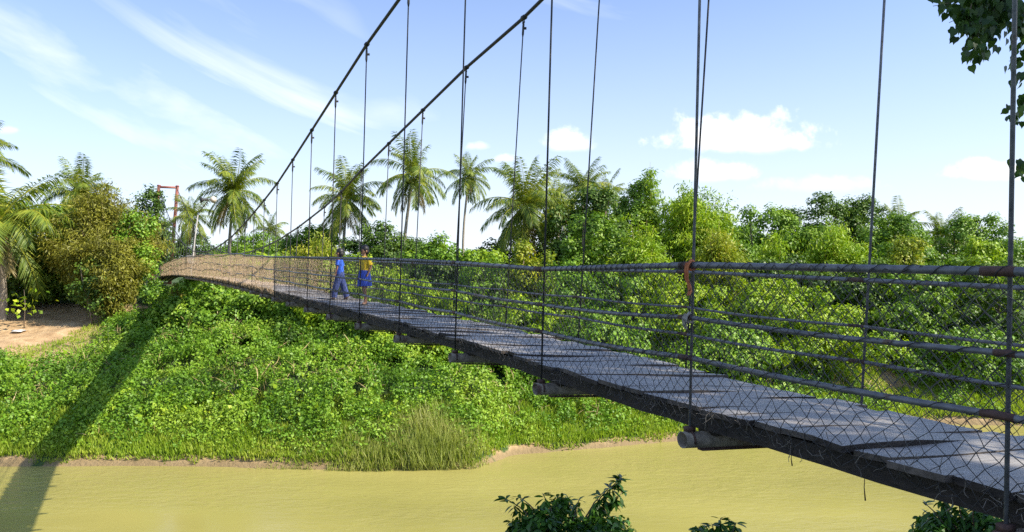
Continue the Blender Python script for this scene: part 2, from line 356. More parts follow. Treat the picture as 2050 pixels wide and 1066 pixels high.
def grass(name, n, x0, x1, r0, r1, h, wd, m, seed, dens, lean=.35, hx=None):
    g = np.random.default_rng(seed); x = g.uniform(x0, x1, n); y = yw(x) + g.uniform(r0, r1, n)
    keep = g.random(n) < dens(x, y, y - yw(x)); x, y = x[keep], y[keep]; n = len(x)
    A = nrm(np.stack([g.normal(0, lean, n), g.normal(0, lean, n), np.ones(n)], 1)); hh = h * g.uniform(.4, 1.25, n) * (.5 + fbm(x, y, 1.6)) * (hx(x) if hx else 1) * g.choice([1, .6], n)
    V, Fc = kites(np.stack([x, y, np.maximum(gz(x, y), -.05) - .03], 1), A, nrm(g.normal(0, 1, (n, 3)) * [1, 1, .1]), hh, wd, .04)
    vv = np.clip(.1 + .6 * fbm(x, y, 2.2, 2) + .4 * g.random(n), 0, 1)
    return tag(mk(name, V, Fc, m, v=np.repeat(vv, 4)), kind='stuff')
tag(grass('bank_grass', 150000, -36, 40, .05, 8, .42, .075, M['grass'], 21, lambda x, y, r_: (soilmask(x, y) > .12 + .5 * (fbm(x, y, 1.3) - .5)) * np.interp(r_, [.05, .5, 3.5, 8], [.5, 1, 1, .15])), 'low yellow-green grass along the waterline', 'grass')
tag(grass('waterside_reeds', 30000, -15, -.8, -.3, 4.6, 1.12, .05, M['reed'], 22, lambda x, y, r_: np.interp(x, [-15, -11, -8, -3.4, -.8], [.12, .5, .8, .9, .05]) * np.interp(r_, [-.3, 1, 4.2], [.6, 1, .25]) * (fbm(x, y, 1.2) > .3), .28, lambda x: np.interp(x, [-15, -10, -7.5, -4.7, -3, -.8], [.3, .45, .7, 1.0, .8, .3])), 'tall pale reed grass standing in the shallows', 'reeds')
tag(grass('dry_slope_grass', 26000, -40, -17, 9, 30, .35, .06, M['grass'], 23, lambda x, y, r_: (soilmask(x, y) > .12) * (fbm(x, y, 3) > .42)), 'thin grass tufts around the bare sandy slope', 'grass')

# ------------------------------------------------------------------ plants
def clumps(lobes, nc, per, cr, L, W, g, droop=.35, inner=.15):
    """lobes: list of (center, radii). returns leaf verts, faces, v"""
    C = np.array([l[0] for l in lobes], float); Rr = np.array([l[1] for l in lobes], float)
    wgt = (Rr.prod(1)) ** (2 / 3); idx = g.choice(len(C), nc * 2, p=wgt / wgt.sum())
    d = nrm(g.normal(0, 1, (nc * 2, 3)) + [0, 0, .25])
    rad = np.where(g.random(nc * 2) < inner, g.uniform(.35, .75, nc * 2), g.uniform(.8, 1.06, nc * 2))[:, None]
    P = C[idx] + d * Rr[idx] * rad
    deep = np.zeros(len(P), bool)
    for i in range(len(C)):
        q = (((P - C[i]) / Rr[i]) ** 2).sum(1) < .5
        deep |= q & (idx != i)
    keep = ~deep | (g.random(len(P)) < .12); P, d = P[keep][:nc], d[keep][:nc]; n = len(P)
    cs = cr * g.uniform(.55, 1.35, n); cv = g.random(n)
    off = nrm(g.normal(0, 1, (n * per, 3))) * (g.random((n * per, 1)) ** .45)
    D = np.repeat(d, per, 0); PP = np.repeat(P, per, 0) + off * np.repeat(cs, per)[:, None] * [1, 1, .72]
    N = nrm(D * .6 + off * .9 + g.normal(0, .35, off.shape) + [0, 0, .35])
    A = nrm(np.cross(N, g.normal(0, 1, off.shape)) + off * .4 + [0, 0, -droop])
    s = g.uniform(.65, 1.3, n * per); V, Fc = kites(PP, A, N, L * s, W * s)
    vv = np.clip(.45 * np.repeat(cv, per) + .4 * g.random(n * per) + .1, 0, 1)
    return V, Fc, np.repeat(vv, 4)
def autolobes(c, a, dpt, h, g, n=8, full=False):
    out = []
    for i in range(n):
        u = g.uniform(-1, 1) if i else 0; t_ = g.random()
        lo, hi = (.1, .74) if full else (.3, .78)
        zz = c[2] + h * (lo + (hi - lo) * t_ * (1 - .45 * u * u)); rr = g.uniform(.17, .38)
        out.append(((c[0] + u * .68 * a, c[1] + g.uniform(-.5, .5) * dpt, zz), (rr * a * g.uniform(.8, 1.2) + .2, rr * dpt * 1.3, rr * h * .62)))
    for i in range(4):
        u = g.uniform(-.85, .85); out.append(((c[0] + u * a, c[1] + g.uniform(-.3, .3) * dpt, c[2] + h * (.97 - .3 * u * u) * g.uniform(.86, 1.0)), (g.uniform(.09, .17) * a + .15, .25 * dpt, .07 * h + .2)))
    out.append(((c[0] + g.uniform(-.2, .2) * a, c[1], c[2] + h * .74), (.42 * a, .5 * dpt, .26 * h)))
    return out
def trunk_mesh(parent, base, lobes, r0, g, m='bark', name='trunk'):
    mb = MB(); top = Vector(max(lobes, key=lambda l: l[0][2])[0]); base = Vector(base); hgt = max(top.z - base.z, 1)
    pts = [base + (top - base) * s + Vector((math.sin(s * 5 + r0 * 9) * .04 * hgt * s, 0, 0)) for s in (0, .2, .4, .6, .8, 1)]; pts[0].z -= .4
    mb.tube(pts, [r0 * (1 - .75 * s) for s in (0, .2, .4, .6, .8, 1)], 7)
    for l in lobes[:7]:
        e = Vector(l[0]); s = g.uniform(.25, .6); p0 = base + (top - base) * s; mid = (p0 + e) / 2 + Vector((0, 0, .1 * hgt))
        mb.tube([p0, mid, e], [r0 * .45, r0 * .3, r0 * .1], 5)
    return mb.build(name, M[m], parent)
WIDE = 1.45
def tree(name, label, cat, px0, px1, yt, Z, m='green', seed=1, dpt=None, zb=None, nc=260, per=34, cr=.7, L=.3, W=.17, lobes=8, full=False, droop=.35, group=None, r0=None, lean=0, yb=None):
    g = np.random.default_rng(seed); a = (px1 - px0) / 2 / F * Z * (WIDE if full else 1.08); X = ((px0 + px1) / 2 - CX) / F * Z
    ground = float(gz(X, Z)); top = EYE + (HY - yt + (14 if px0 > 1100 else 6)) / F * Z
    nc = int(nc * 1.8)
    b_ = ground if yb is None else min(ground, EYE + (HY - yb) / F * Z)
    h = top - b_; dpt = dpt or max(a * .8, 1.5)
    root = empty(name, (X, Z, ground)); tag(root, label, cat, group)
    lb = autolobes((X, Z, b_), a, dpt, h, g, lobes + 5, full)
    V, Fc, vv = clumps(lb, nc, per, cr, L, W, g, droop)
    if lean: V[:, 0] += lean * (V[:, 2] - ground) / h
    mk('crown', V, Fc, M[m], root, vv)
    trunk_mesh(root, (X, Z, ground), lb, r0 or max(.1, h * .018), g)
    return root
def bamboo(name, label, cat, px0, px1, yt, Z, m='lime', seed=1, culms=26, per=26, L=.42, W=.1, spread=1.0, group=None, cl=13, sp=.55, stemm='olive', bx=None):
    """clump of arching culms with feathery sprays"""
    g = np.random.default_rng(seed); a = (px1 - px0) / 2 / F * Z * (1.2 if culms > 12 and m != 'olive' else 1); culms = int(culms * 1.2); X = ((px0 + px1) / 2 - CX) / F * Z
    if bx is not None: X = (bx - CX) / F * Z
    ground = float(gz(X, Z)); h = EYE + (HY - yt) / F * Z - ground
    root = empty(name, (X, Z, ground)); tag(root, label, cat, group); mb = MB(); P = []; D = []; cvs = []
    for i in range(culms):
        an = g.uniform(0, 2 * math.pi); q = g.random() ** .6; hh = h * (1.06 - .5 * q * q) * g.uniform(.82, 1.05)
        out = np.array([math.cos(an) * a, math.sin(an) * a * .8, 0]) * q * spread; b0 = np.array([X, Z, ground]) + out * .22
        pts = []
        for s in np.linspace(0, 1, 9):
            pts.append(b0 + out * (s ** 1.8) * .85 + np.array([0, 0, hh * (s * 1.12 - .12 * s ** 4) / 1.0]))
        mb.tube(pts, [.055 * (1 - .85 * s) for s in np.linspace(0, 1, 9)], 4, False, .6)
        for j in range(cl):
            s = g.uniform(.22, 1.0) ** .8; k = min(int(s * 8), 7); p = pts[k] + (pts[k + 1] - pts[k]) * (s * 8 - k)
            P.append(p + g.normal(0, sp * .55, 3) + [0, 0, -.1]); D.append(nrm(np.array([out / (a + .01) + g.normal(0, .6, 3)]))[0]); cvs.append(g.random())
    P = np.array(P); D = np.array(D); n = len(P)
    off = g.normal(0, sp * .55, (n * per, 3)) * [1, 1, .6]; PP = np.repeat(P, per, 0) + off
    A = nrm(np.repeat(D, per, 0) * .6 + g.normal(0, .5, off.shape) + [0, 0, -.55]); N = nrm(g.normal(0, .6, off.shape) + [.2, -.2, .8])
    s = g.uniform(.6, 1.3, n * per); V, Fc = kites(PP, A, N, L * s, W * s, .05)
    vv = np.clip(.4 * np.repeat(np.array(cvs), per) + .45 * g.random(n * per) + .1, 0, 1)
    mk('crown', V, Fc, M[m], root, np.repeat(vv, 4)); mb.build('stem', M['bark' if stemm == 'bark' else 'straw'], root)
    return root
# palm fronds (shared meshes, local +X outwards)
def frond_mesh(a0, bend, length, seed, side=0.15, dead=False):
    g = np.random.default_rng(seed); n = 26; p = np.zeros(3); pts = [p.copy()]; ths = []
    for i in range(n):
        s = (i + .5) / n; th = a0 - bend * s ** 1.25; ths.append(th)
        p = p + np.array([math.cos(th), side * math.sin(s * 2) * .6, math.sin(th)]) * length / n; pts.append(p.copy())
    mb = MB(); mb.tube(pts, [.055 * (1 - .85 * i / n) * length / 5 for i in range(n + 1)], 4, False, .97)
    P = []; A = []; N = []; Ls = []
    for i in range(int(n * 2.3)):
        s = .1 + .9 * i / (n * 2.3); k = min(int(s * n), n - 1); q = pts[k] + (pts[k + 1] - pts[k]) * (s * n - k); th = ths[k]
        fw = np.array([math.cos(th), 0, math.sin(th)]); upv = np.array([-math.sin(th), 0, math.cos(th)])
        for sd in (-1, 1):
            ll = length * .23 * (math.sin(math.pi * min(1, .12 + .8 * s)) ** .6) * g.uniform(.8, 1.15)
            hang = .25 + .75 * g.random() * (1.3 if dead else 1)
            P.append(q); A.append(fw * (.35 + .5 * s) + np.array([0, sd, 0]) * .85 + np.array([0, 0, -hang]) + upv * .1); N.append(upv + g.normal(0, .25, 3)); Ls.append(ll)
    P = np.array(P); Ls = np.array(Ls); V, Fc = kites(P, np.array(A), nrm(np.array(N)), Ls, .08 * length / 5 * (1.0 if not dead else .8), .02)
    # droop the tips
    V = V.reshape(-1, 4, 3); V[:, 2, 2] -= Ls * .22; V = V.reshape(-1, 3)
    nv = len(mb.V); base = mb.V + [tuple(q) for q in V]; fc = mb.F + [tuple(f + nv) for f in Fc]
    vv = list(np.full(nv, .97)) + list(np.repeat(np.clip(.15 + .55 * g.random(len(P)) + .1, 0, 1), 4))
    me = bpy.data.meshes.new('frond'); me.from_pydata([tuple(map(float, q)) for q in base], [], [tuple(map(int, f)) for f in fc])
    a = me.attributes.new('v', 'FLOAT', 'POINT'); a.data.foreach_set('value', np.array(vv, np.float32)); me.materials.append(M['palm_old' if dead else 'palm'])
    return me
FR = {'up': [frond_mesh(R(84), R(38), 5, 1), frond_mesh(R(76), R(50), 5, 2, -.1), frond_mesh(R(68), R(62), 5, 12, -.1)], 'mid': [frond_mesh(R(52), R(85), 5, 3), frond_mesh(R(38), R(82), 5, 4, -.2)],
      'low': [frond_mesh(R(20), R(85), 5, 5), frond_mesh(R(5), R(75), 5, 6, -.15)], 'hang': [frond_mesh(R(-25), R(60), 4.4, 7), frond_mesh(R(-45), R(38), 4.6, 8)],
      'dead': [frond_mesh(R(-55), R(30), 4.0, 9, dead=True)]}
def palm(label, px, py, Z, size, seed, base_px=None, counts=(8, 6, 6, 8, 2), yellow=0, coco=True, r0=.17, group='coconut palms along the far bank', base_py=None):
    g = np.random.default_rng(seed); top = at(px, py, Z); bx = ((base_px or px) - CX) / F * Z; gr = float(gz(bx, Z))
    root = empty('coconut_palm', (bx, Z, gr)); tag(root, label, 'palm tree', group)
    mb = MB(); pts = []; rad = []; N_ = 22; H = top.z - gr
    for i in range(N_ + 1):
        s = i / N_; pts.append(Vector((bx + (top.x - bx) * s ** .8, Z, gr - .3 + (H + .3) * s)) + Vector((math.sin(s * 3.2) * .025 * H * (1 if seed % 2 else -1), 0, 0)))
        rad.append(r0 * (1.5 - .65 * s ** .4) * (1 + .06 * (i % 2)))
    off = pts[-1] - top
    pts = [q - off * (i / N_) for i, q in enumerate(pts)]
    mb.tube(pts, rad, 8); mb.build('trunk', M['palm_bark'], root)
    lst = [(k, j, c) for k, c in zip(('up', 'mid', 'low', 'hang', 'dead'), counts) for j in range(c)]
    for q, (k, j, c) in enumerate(lst):
        me = FR[k][int(g.integers(len(FR[k])))]; o = bpy.data.objects.new('frond', me); COL.objects.link(o); o.parent = root
        o.matrix_parent_inverse = Matrix.Translation(-Vector(root.location)); o.location = top + Vector((0, 0, .1 * size))
        az = 2 * math.pi * (j + g.uniform(-.45, .45)) / c + seed * .7 + {'up': 0, 'mid': .4, 'low': .2, 'hang': .5, 'dead': .3}[k]
        o.rotation_euler = (g.uniform(-.35, .35), g.uniform(-.2, .2), az); s = size / 4.85 * g.uniform(.76, 1.12) * (.95 if k == 'up' else 1); o.scale = (s, s, s)
    if coco:
        cm = MB()
        for i in range(9):
            c0 = top + Vector((math.cos(i * 2.3) * .32, math.sin(i * 2.3) * .32, -.15 - .12 * (i % 3))); rows = []
            for a_ in np.linspace(-1.5, 1.5, 6): rows.append([c0 + Vector((math.cos(a_) * math.cos(b_) * .14, math.cos(a_) * math.sin(b_) * .14, math.sin(a_) * .17)) for b_ in np.linspace(0, 2 * math.pi, 8)[:-1]])
            cm.ring(rows, v=.9)
        cm.build('coconut_bunch', M['palm_old'], root)
    return root

# --- palms
palm('large coconut palm with sweeping sunlit fronds at the left edge beside the brown bamboo', -2, 462, 71, 8.4, 3, base_px=6, counts=(6, 8, 9, 6, 2), r0=.28)
palm('tall coconut palm cut by the upper left edge, only its frond tips showing', -48, 322, 70, 4.4, 9, base_px=-20)
palm('spiky coconut palm head rising right behind the brown bamboo thicket', 162, 400, 84, 4.6, 5, counts=(11, 6, 5, 5, 0))
palm('full coconut palm with hanging yellow fronds just right of the rusty bridge tower', 468, 395, 86, 5.3, 2, base_px=458, counts=(10, 6, 7, 11, 4))
palm('small dark coconut palm between the rusty tower and the loudspeaker pole', 386, 440, 98, 4.2, 7, counts=(7, 5, 5, 7, 1), r0=.13)
palm('coconut palm directly behind the two children on the bridge', 694, 408, 86, 5.0, 4, base_px=690, counts=(9, 6, 7, 10, 3))
palm('tall coconut palm with wide open crown and pale leaning trunk left of the slimmest palm', 826, 360, 84, 5.0, 6, base_px=803, counts=(9, 5, 6, 9, 3))
palm('slim distant coconut palm with the smallest crown, standing against open sky', 938, 362, 108, 4.5, 8, base_px=927, counts=(8, 5, 6, 8, 1), r0=.16)
palm('broad drooping coconut palm on the left of the dark palm cluster at mid frame', 1052, 425, 74, 5.9, 10, counts=(10, 7, 8, 11, 3), r0=.22)
palm('shorter coconut palm squeezed in the middle of the dark palm cluster', 1113, 425, 80, 4.4, 11, counts=(7, 5, 6, 10, 2))
palm('tall coconut palm rising above the dark vine-covered tree', 1168, 385, 86, 4.2, 14, counts=(8, 5, 5, 6, 1))
palm('half hidden coconut palm peeking out right of the palm above the vine-covered tree', 1212, 405, 92, 3.8, 15, counts=(7, 5, 4, 5, 0))
palm('tiny young coconut palm low behind the banana plants', 541, 468, 128, 3.6, 16, counts=(6, 4, 5, 5, 0), coco=False, r0=.12)
palm('low coconut palm poking out behind the right-hand trees', 1798, 470, 88, 4.0, 17, counts=(6, 5, 4, 4, 0), coco=False)
palm('small coconut palm behind the yellow-green bamboo clump', 1462, 505, 92, 3.6, 18, counts=(6, 4, 4, 5, 0), coco=False, r0=.13)
palm('coconut palm half sunk in the trees near the right edge', 1885, 480, 86, 3.8, 19, counts=(6, 5, 4, 4, 0), coco=False)

# --- far bank trees, left to right
bamboo('bamboo_clump', 'big brown-olive bamboo thicket leaning over the bare slope at left', 'bamboo', 100, 322, 394, 73, 'olive', 31, 92, 34, .36, .09, 1.0, cl=20, sp=.7)
bamboo('bamboo_clump', 'drooping olive bamboo fringe beside the left end of the bridge', 'bamboo', 185, 288, 478, 69, 'olive', 32, 34, 30, .34, .09, .9, cl=18, sp=.55)
bamboo('bamboo_clump', 'low dry brush tangle under the arch of the far bridge end', 'bamboo', 328, 384, 572, 67, 'olive', 310, 20, 24, .34, .08, .9, cl=10, sp=.4)
tree('shrub', 'green leafy vines climbing the right flank of the brown bamboo', 'shrub', 232, 312, 425, 71, 'vine', 311, nc=120, per=26, L=.26, W=.16)
tree('shrub', 'dark green vines at the lower middle of the brown bamboo', 'shrub', 140, 232, 520, 68.5, 'dark', 312, nc=90, per=26, L=.26, W=.16)
tree('broadleaf_tree', 'deep green tree filling the space behind the left edge palm', 'tree', -60, 150, 405, 78, 'green', 33, nc=330, full=True)
tree('broadleaf_tree', 'green tree between the spiky palm head and the brown bamboo top', 'tree', 90, 240, 398, 88, 'green', 34, nc=240)
tree('broadleaf_tree', 'dark narrow tree poking up left of the rusty bridge tower', 'tree', 258, 338, 378, 92, 'dark', 35, nc=170)
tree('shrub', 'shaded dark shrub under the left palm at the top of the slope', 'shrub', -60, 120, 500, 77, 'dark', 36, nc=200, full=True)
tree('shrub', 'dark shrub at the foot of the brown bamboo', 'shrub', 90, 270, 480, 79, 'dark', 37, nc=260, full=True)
tree('broadleaf_tree', 'dark tree behind the rusty tower and loudspeaker pole', 'tree', 330, 450, 470, 112, 'dark', 38, nc=160)
tree('broadleaf_tree', 'dark green tree behind the full palm and banana plants', 'tree', 430, 600, 478, 104, 'green', 39, nc=200)
tree('broadleaf_tree', 'round green tree right of the banana plants', 'tree', 560, 690, 462, 88, 'green', 40, nc=230)
bamboo('bamboo_clump', 'thin golden-green bamboo left of the two children', 'bamboo', 572, 712, 462, 66, 'gold', 41, 34, 20, .34, .09, cl=12)
tree('broadleaf_tree', 'dark bushy tree right of the palm behind the children', 'tree', 708, 806, 452, 80, 'dark', 42, nc=220, full=True)
tree('broadleaf_tree', 'dark low tree at the foot of the tall pale palm', 'tree', 780, 880, 484, 86, 'dark', 43, nc=170, full=True)
tree('broadleaf_tree', 'sunlit round green tree below the slim distant palm', 'tree', 828, 932, 480, 70, 'vine', 44, nc=230, full=True)
tree('shrub', 'low light green shrub in the sky gap beside the slim palm', 'shrub', 925, 1020, 508, 70, 'lime', 45, nc=170, full=True)
tree('shrub', 'golden orange shrub glowing under the dark palm cluster', 'shrub', 1020, 1092, 490, 62, 'gold', 46, nc=120, full=True, L=.24)
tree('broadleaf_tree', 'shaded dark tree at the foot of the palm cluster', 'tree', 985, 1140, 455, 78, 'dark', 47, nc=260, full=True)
tree('broadleaf_tree', 'tall dark tree smothered in vines right of the palm cluster', 'tree', 1118, 1242, 388, 72, 'dark', 48, nc=340, full=True)
tree('shrub', 'grey-green vine mass hanging on the right flank of the dark tree', 'shrub', 1145, 1240, 440, 66, 'green', 49, nc=210, full=True)
tree('broadleaf_tree', 'mid green tree left of the bamboo plume', 'tree', 1218, 1345, 388, 76, 'green', 50, nc=330, full=True)
bamboo('bamboo_clump', 'single tall bamboo plume curling above the tree line', 'bamboo', 1272, 1332, 348, 74, 'lime', 51, 9, 26, .42, .11, .8, cl=26, sp=.5, bx=1302)
bamboo('bamboo_clump', 'large light green bamboo crown behind the red cloth strip', 'bamboo', 1325, 1465, 378, 72, 'lime', 52, 50, 30, .44, .11, 1.0, cl=18, sp=.7)
tree('broadleaf_tree', 'green tree backing the large light bamboo crown', 'tree', 1330, 1450, 405, 80, 'green', 53, nc=260, full=True)
bamboo('bamboo_clump', 'yellow-green bamboo just left of the red cloth strip', 'bamboo', 1232, 1345, 450, 64, 'lime', 54, 36, 28, .38, .1, 1.0, cl=15, sp=.6)
bamboo('bamboo_clump', 'golden bamboo clump right of the red cloth strip', 'bamboo', 1388, 1480, 455, 64, 'gold', 55, 34, 28, .38, .1, 1.0, cl=15, sp=.6)
tree('broadleaf_tree', 'rounded green tree first after the gap of sky right of the bamboo', 'tree', 1472, 1592, 430, 76, 'green', 56, nc=280, full=True)
tree('broadleaf_tree', 'dark tree with open top, left one of the twin dark crowns', 'tree', 1582, 1692, 402, 84, 'dark', 57, nc=300, full=True)
tree('broadleaf_tree', 'dark tree with open top, right one of the twin dark crowns', 'tree', 1680, 1768, 406, 86, 'dark', 58, nc=260, full=True)
bamboo('bamboo_clump', 'soft light green bamboo in front of the twin dark crowns', 'bamboo', 1605, 1735, 462, 70, 'lime', 59, 40, 28, .4, .1, 1.0, cl=15, sp=.65)
bamboo('bamboo_clump', 'small light bamboo below the rounded green tree', 'bamboo', 1512, 1592, 488, 68, 'lime', 60, 20, 26, .38, .1, 1.0, cl=14, sp=.55)
tree('broadleaf_tree', 'leafy green tree beside the low right-hand palm', 'tree', 1745, 1880, 446, 80, 'green', 61, nc=280, full=True)
tree('shrub', 'small golden shrub just above the top rail toward the right', 'shrub', 1782, 1846, 492, 68, 'gold', 62, nc=110, full=True, L=.24)
tree('broadleaf_tree', 'dark leaning tree with ragged crown near the right edge', 'tree', 1848, 1975, 450, 80, 'green', 63, nc=300, full=True, lean=1.5)
tree('shrub', 'yellow-green shrub below the dark leaning tree', 'shrub', 1900, 1996, 500, 70, 'lime', 64, nc=170, full=True)
tree('broadleaf_tree', 'last green tree cut by the right edge of the view', 'tree', 1960, 2120, 496, 84, 'green', 65, nc=220, full=True)
for i, (lab, a_, b_, yt_, Z_, m_) in enumerate([('wide green tree filling in behind the golden bamboo right of the red cloth', 1400, 1560, 462, 84, 'green'), ('dark tree closing the gap behind the yellow-green bamboo left of the red cloth', 1180, 1330, 420, 84, 'dark'),
        ('dark wide tree behind the small golden shrub', 1700, 1860, 470, 92, 'dark'), ('green bushy tree below the twin dark crowns', 1560, 1700, 470, 74, 'green'), ('dark green tree behind the yellow-green shrub at right', 1880, 2060, 486, 90, 'dark'),
        ('mid green tree between the rounded tree and the bamboo clump', 1440, 1530, 500, 72, 'green'), ('dark understorey tree below the vine mass', 1110, 1250, 490, 70, 'dark'), ('green understorey tree right of the small light bamboo', 1580, 1760, 505, 72, 'vine'),
        ('leafy understorey tree under the low right-hand palm', 1740, 1900, 505, 73, 'green')]):
    tree('broadleaf_tree', lab, 'tree', a_, b_, yt_, Z_, m_, 500 + i, nc=210, full=True)
for i, (a_, b_, yt_, Z_) in enumerate([(430, 560, 492, 140), (560, 760, 486, 150), (760, 900, 494, 150), (1400, 1540, 470, 120), (1540, 1700, 478, 125), (1700, 1900, 474, 125), (1900, 2110, 492, 130), (900, 1010, 512, 140)]):
    tree('broadleaf_tree', 'distant tree in the low line of woods behind the palms and bamboo', 'tree', a_, b_, yt_, Z_, 'green', 80 + i, nc=130, per=26, cr=1.1, L=.5, W=.3, full=True, group='distant line of woods')
# --- bank shrubs seen through and below the fence
S = [('broad glossy vine mound directly below the far end of the bridge', 362, 508, 566, 64, 'vine', 4), ('shaded vine mound between the far end and the children', 500, 640, 596, 63, 'green', 3.5),
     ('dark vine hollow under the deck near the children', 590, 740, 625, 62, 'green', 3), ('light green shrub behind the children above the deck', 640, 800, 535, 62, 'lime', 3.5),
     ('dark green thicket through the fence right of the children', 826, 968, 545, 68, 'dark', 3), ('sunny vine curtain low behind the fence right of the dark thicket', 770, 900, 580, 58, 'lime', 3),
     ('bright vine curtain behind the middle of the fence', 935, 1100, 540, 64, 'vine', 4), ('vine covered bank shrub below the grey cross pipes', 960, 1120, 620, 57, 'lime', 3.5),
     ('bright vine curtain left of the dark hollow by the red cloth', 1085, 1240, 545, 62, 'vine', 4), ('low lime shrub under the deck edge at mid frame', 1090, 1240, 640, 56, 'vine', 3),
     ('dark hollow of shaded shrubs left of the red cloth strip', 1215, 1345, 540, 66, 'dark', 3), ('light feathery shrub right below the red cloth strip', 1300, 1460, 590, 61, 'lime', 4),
     ('shaded dark shrub behind the fence between two lime shrubs', 1500, 1640, 545, 67, 'dark', 3), ('large lime shrub sloping down behind the fence to the right', 1440, 1600, 585, 62, 'lime', 4),
     ('lime shrub low against the deck beyond the far rails', 1560, 1710, 640, 60, 'lime', 3.5), ('low green shrub above the deck planks right of the red cloth', 1380, 1530, 680, 58, 'vine', 3),
     ('dark shaded shrub column behind the second hanger from the right', 1690, 1790, 550, 66, 'dark', 3), ('mid green shrub above the bare red soil patch', 1740, 1910, 570, 64, 'green', 3.5),
     ('deep shaded thicket at the right end of the fence view', 1870, 2090, 550, 64, 'dark', 3), ('light leafy shrub right of the bare soil patch', 1850, 1990, 690, 60, 'vine', 3),
     ('fresh green shrub at the right edge above the river', 1960, 2110, 720, 61, 'lime', 3)]
for i, (lab, a_, b_, yt_, Z_, m_, dp) in enumerate(S):
    tree('shrub', lab, 'shrub', a_ - 22, b_ + 22, yt_ - 10, Z_, m_, 120 + i, dpt=dp * 1.2, nc=290, per=32, cr=.55, L=.27, W=.17, lobes=11, full=True)
for i, (px, py, Z_, lab) in enumerate([(452, 505, 74, 'banana plant nearest the loudspeaker pole'), (482, 500, 76, 'banana plant left of the full palm trunk base, fanning upward'), (515, 503, 73, 'pale banana plant under the left main cable'),
                                       (548, 500, 75, 'banana plant right of the pale one under the cable'), (586, 500, 74, 'banana plant beside the golden-green bamboo'), (425, 508, 72, 'low banana plant at the left end of the banana row')]):
    X = (px - CX) / F * Z_; gr = float(gz(X, Z_)); root = empty('banana_plant', (X, Z_, gr)); tag(root, lab, 'banana plant', 'banana plants behind the bridge rail')
    g = np.random.default_rng(200 + i); H = EYE + (HY - py) / F * Z_ - gr; mb = MB(); mb.tube([(X, Z_, gr - .2), (X + .05, Z_, gr + H * .75)], [.16, .1], 7); mb.build('stem', M['olive'], root)
    for j in range(11):
        az = j * 2.4 + i; el = R(g.uniform(40, 75)); Lf = g.uniform(1.9, 2.7); wv_ = g.uniform(.24, .34); rows = []; p = Vector((X, Z_, gr + H * .7)); dirh = Vector((math.cos(az), math.sin(az), 0)); sd = Vector((-math.sin(az), math.cos(az), 0))
        for s in np.linspace(0, 1, 8):
            wd = wv_ * (math.sin(math.pi * min(1, s * .93 + .05)) ** .6) * (0.25 if s < .12 else 1); rows.append([p - sd * wd + Vector((0, 0, .08)), p, p + sd * wd + Vector((0, 0, .08))])
            th = el - 1.5 * s ** 1.6; p = p + (dirh * math.cos(th) + Vector((0, 0, 1)) * math.sin(th)) * Lf / 7
        lm = MB(); lm.ring(rows, False, v=float(g.random())); lm.build('leaf', M['banana'], root)
# litter and stones on the bare slope
def rock(px, py, Z, s, m, label, name, cat, seed, grp=None, flat=.5, lift=0.0):
    g = np.random.default_rng(seed); X = (px - CX) / F * Z; gr = float(gz(X, Z)) + lift; rows = []
    for a_ in np.linspace(-1.5, 1.5, 7): rows.append([(X + math.cos(a_) * math.cos(b_) * s * g.uniform(.7, 1.2), Z + math.cos(a_) * math.sin(b_) * s * g.uniform(.7, 1.2), gr + .05 + (math.sin(a_) + .5) * s * flat * g.uniform(.8, 1.2)) for b_ in np.linspace(0, 2 * math.pi, 10)[:-1]])
    mb = MB(); mb.ring(rows); o = mb.build(name, M[m], smooth=False); tag(o, label, cat, grp)
rock(38, 650, 67, .62, 'litter', 'crumpled white plastic sheet lying on the bare slope', 'plastic_sheet', 'litter', 1, flat=.16)
rock(345, 632, 66, .5, 'stone', 'largest pink rubble block under the far bridge end', 'rubble_block', 'rubble', 2, 'rubble under the far bridge end', lift=1.7)
rock(358, 622, 67.5, .4, 'litter', 'white rubble block behind the large pink one', 'rubble_block', 'rubble', 3, 'rubble under the far bridge end', lift=1.7)
rock(333, 640, 65, .33, 'stone', 'small rubble block lowest down the slope by the bridge end', 'rubble_block', 'rubble', 4, 'rubble under the far bridge end', lift=1.5)
def sapling(px, py, Z, n, L, seed, label, m='lime'):
    g = np.random.default_rng(seed); X = (px - CX) / F * Z; gr = float(gz(X, Z)); root = empty('sapling', (X, Z, gr)); tag(root, label, 'sapling'); h = EYE + (HY - py) / F * Z - gr
    mb = MB(); mb.tube([(X, Z, gr - .1), (X + .1, Z, gr + h * .6), (X, Z, gr + h)], [.04, .03, .01], 5); mb.build('stem', M['bark'], root)
    P = np.stack([X + g.normal(0, h * .3, n), Z + g.normal(0, h * .25, n), gr + h * g.uniform(.3, 1, n)], 1)
    V, Fc = kites(P, nrm(g.normal(0, 1, (n, 3))), nrm(g.normal(0, .5, (n, 3)) + [0, 0, 1]), L, L * .8); mk('crown', V, Fc, M[m], root, np.repeat(g.random(n), 4))
sapling(48, 580, 68, 60, .42, 3, 'small pale leafy sapling at the edge of the shaded slope')

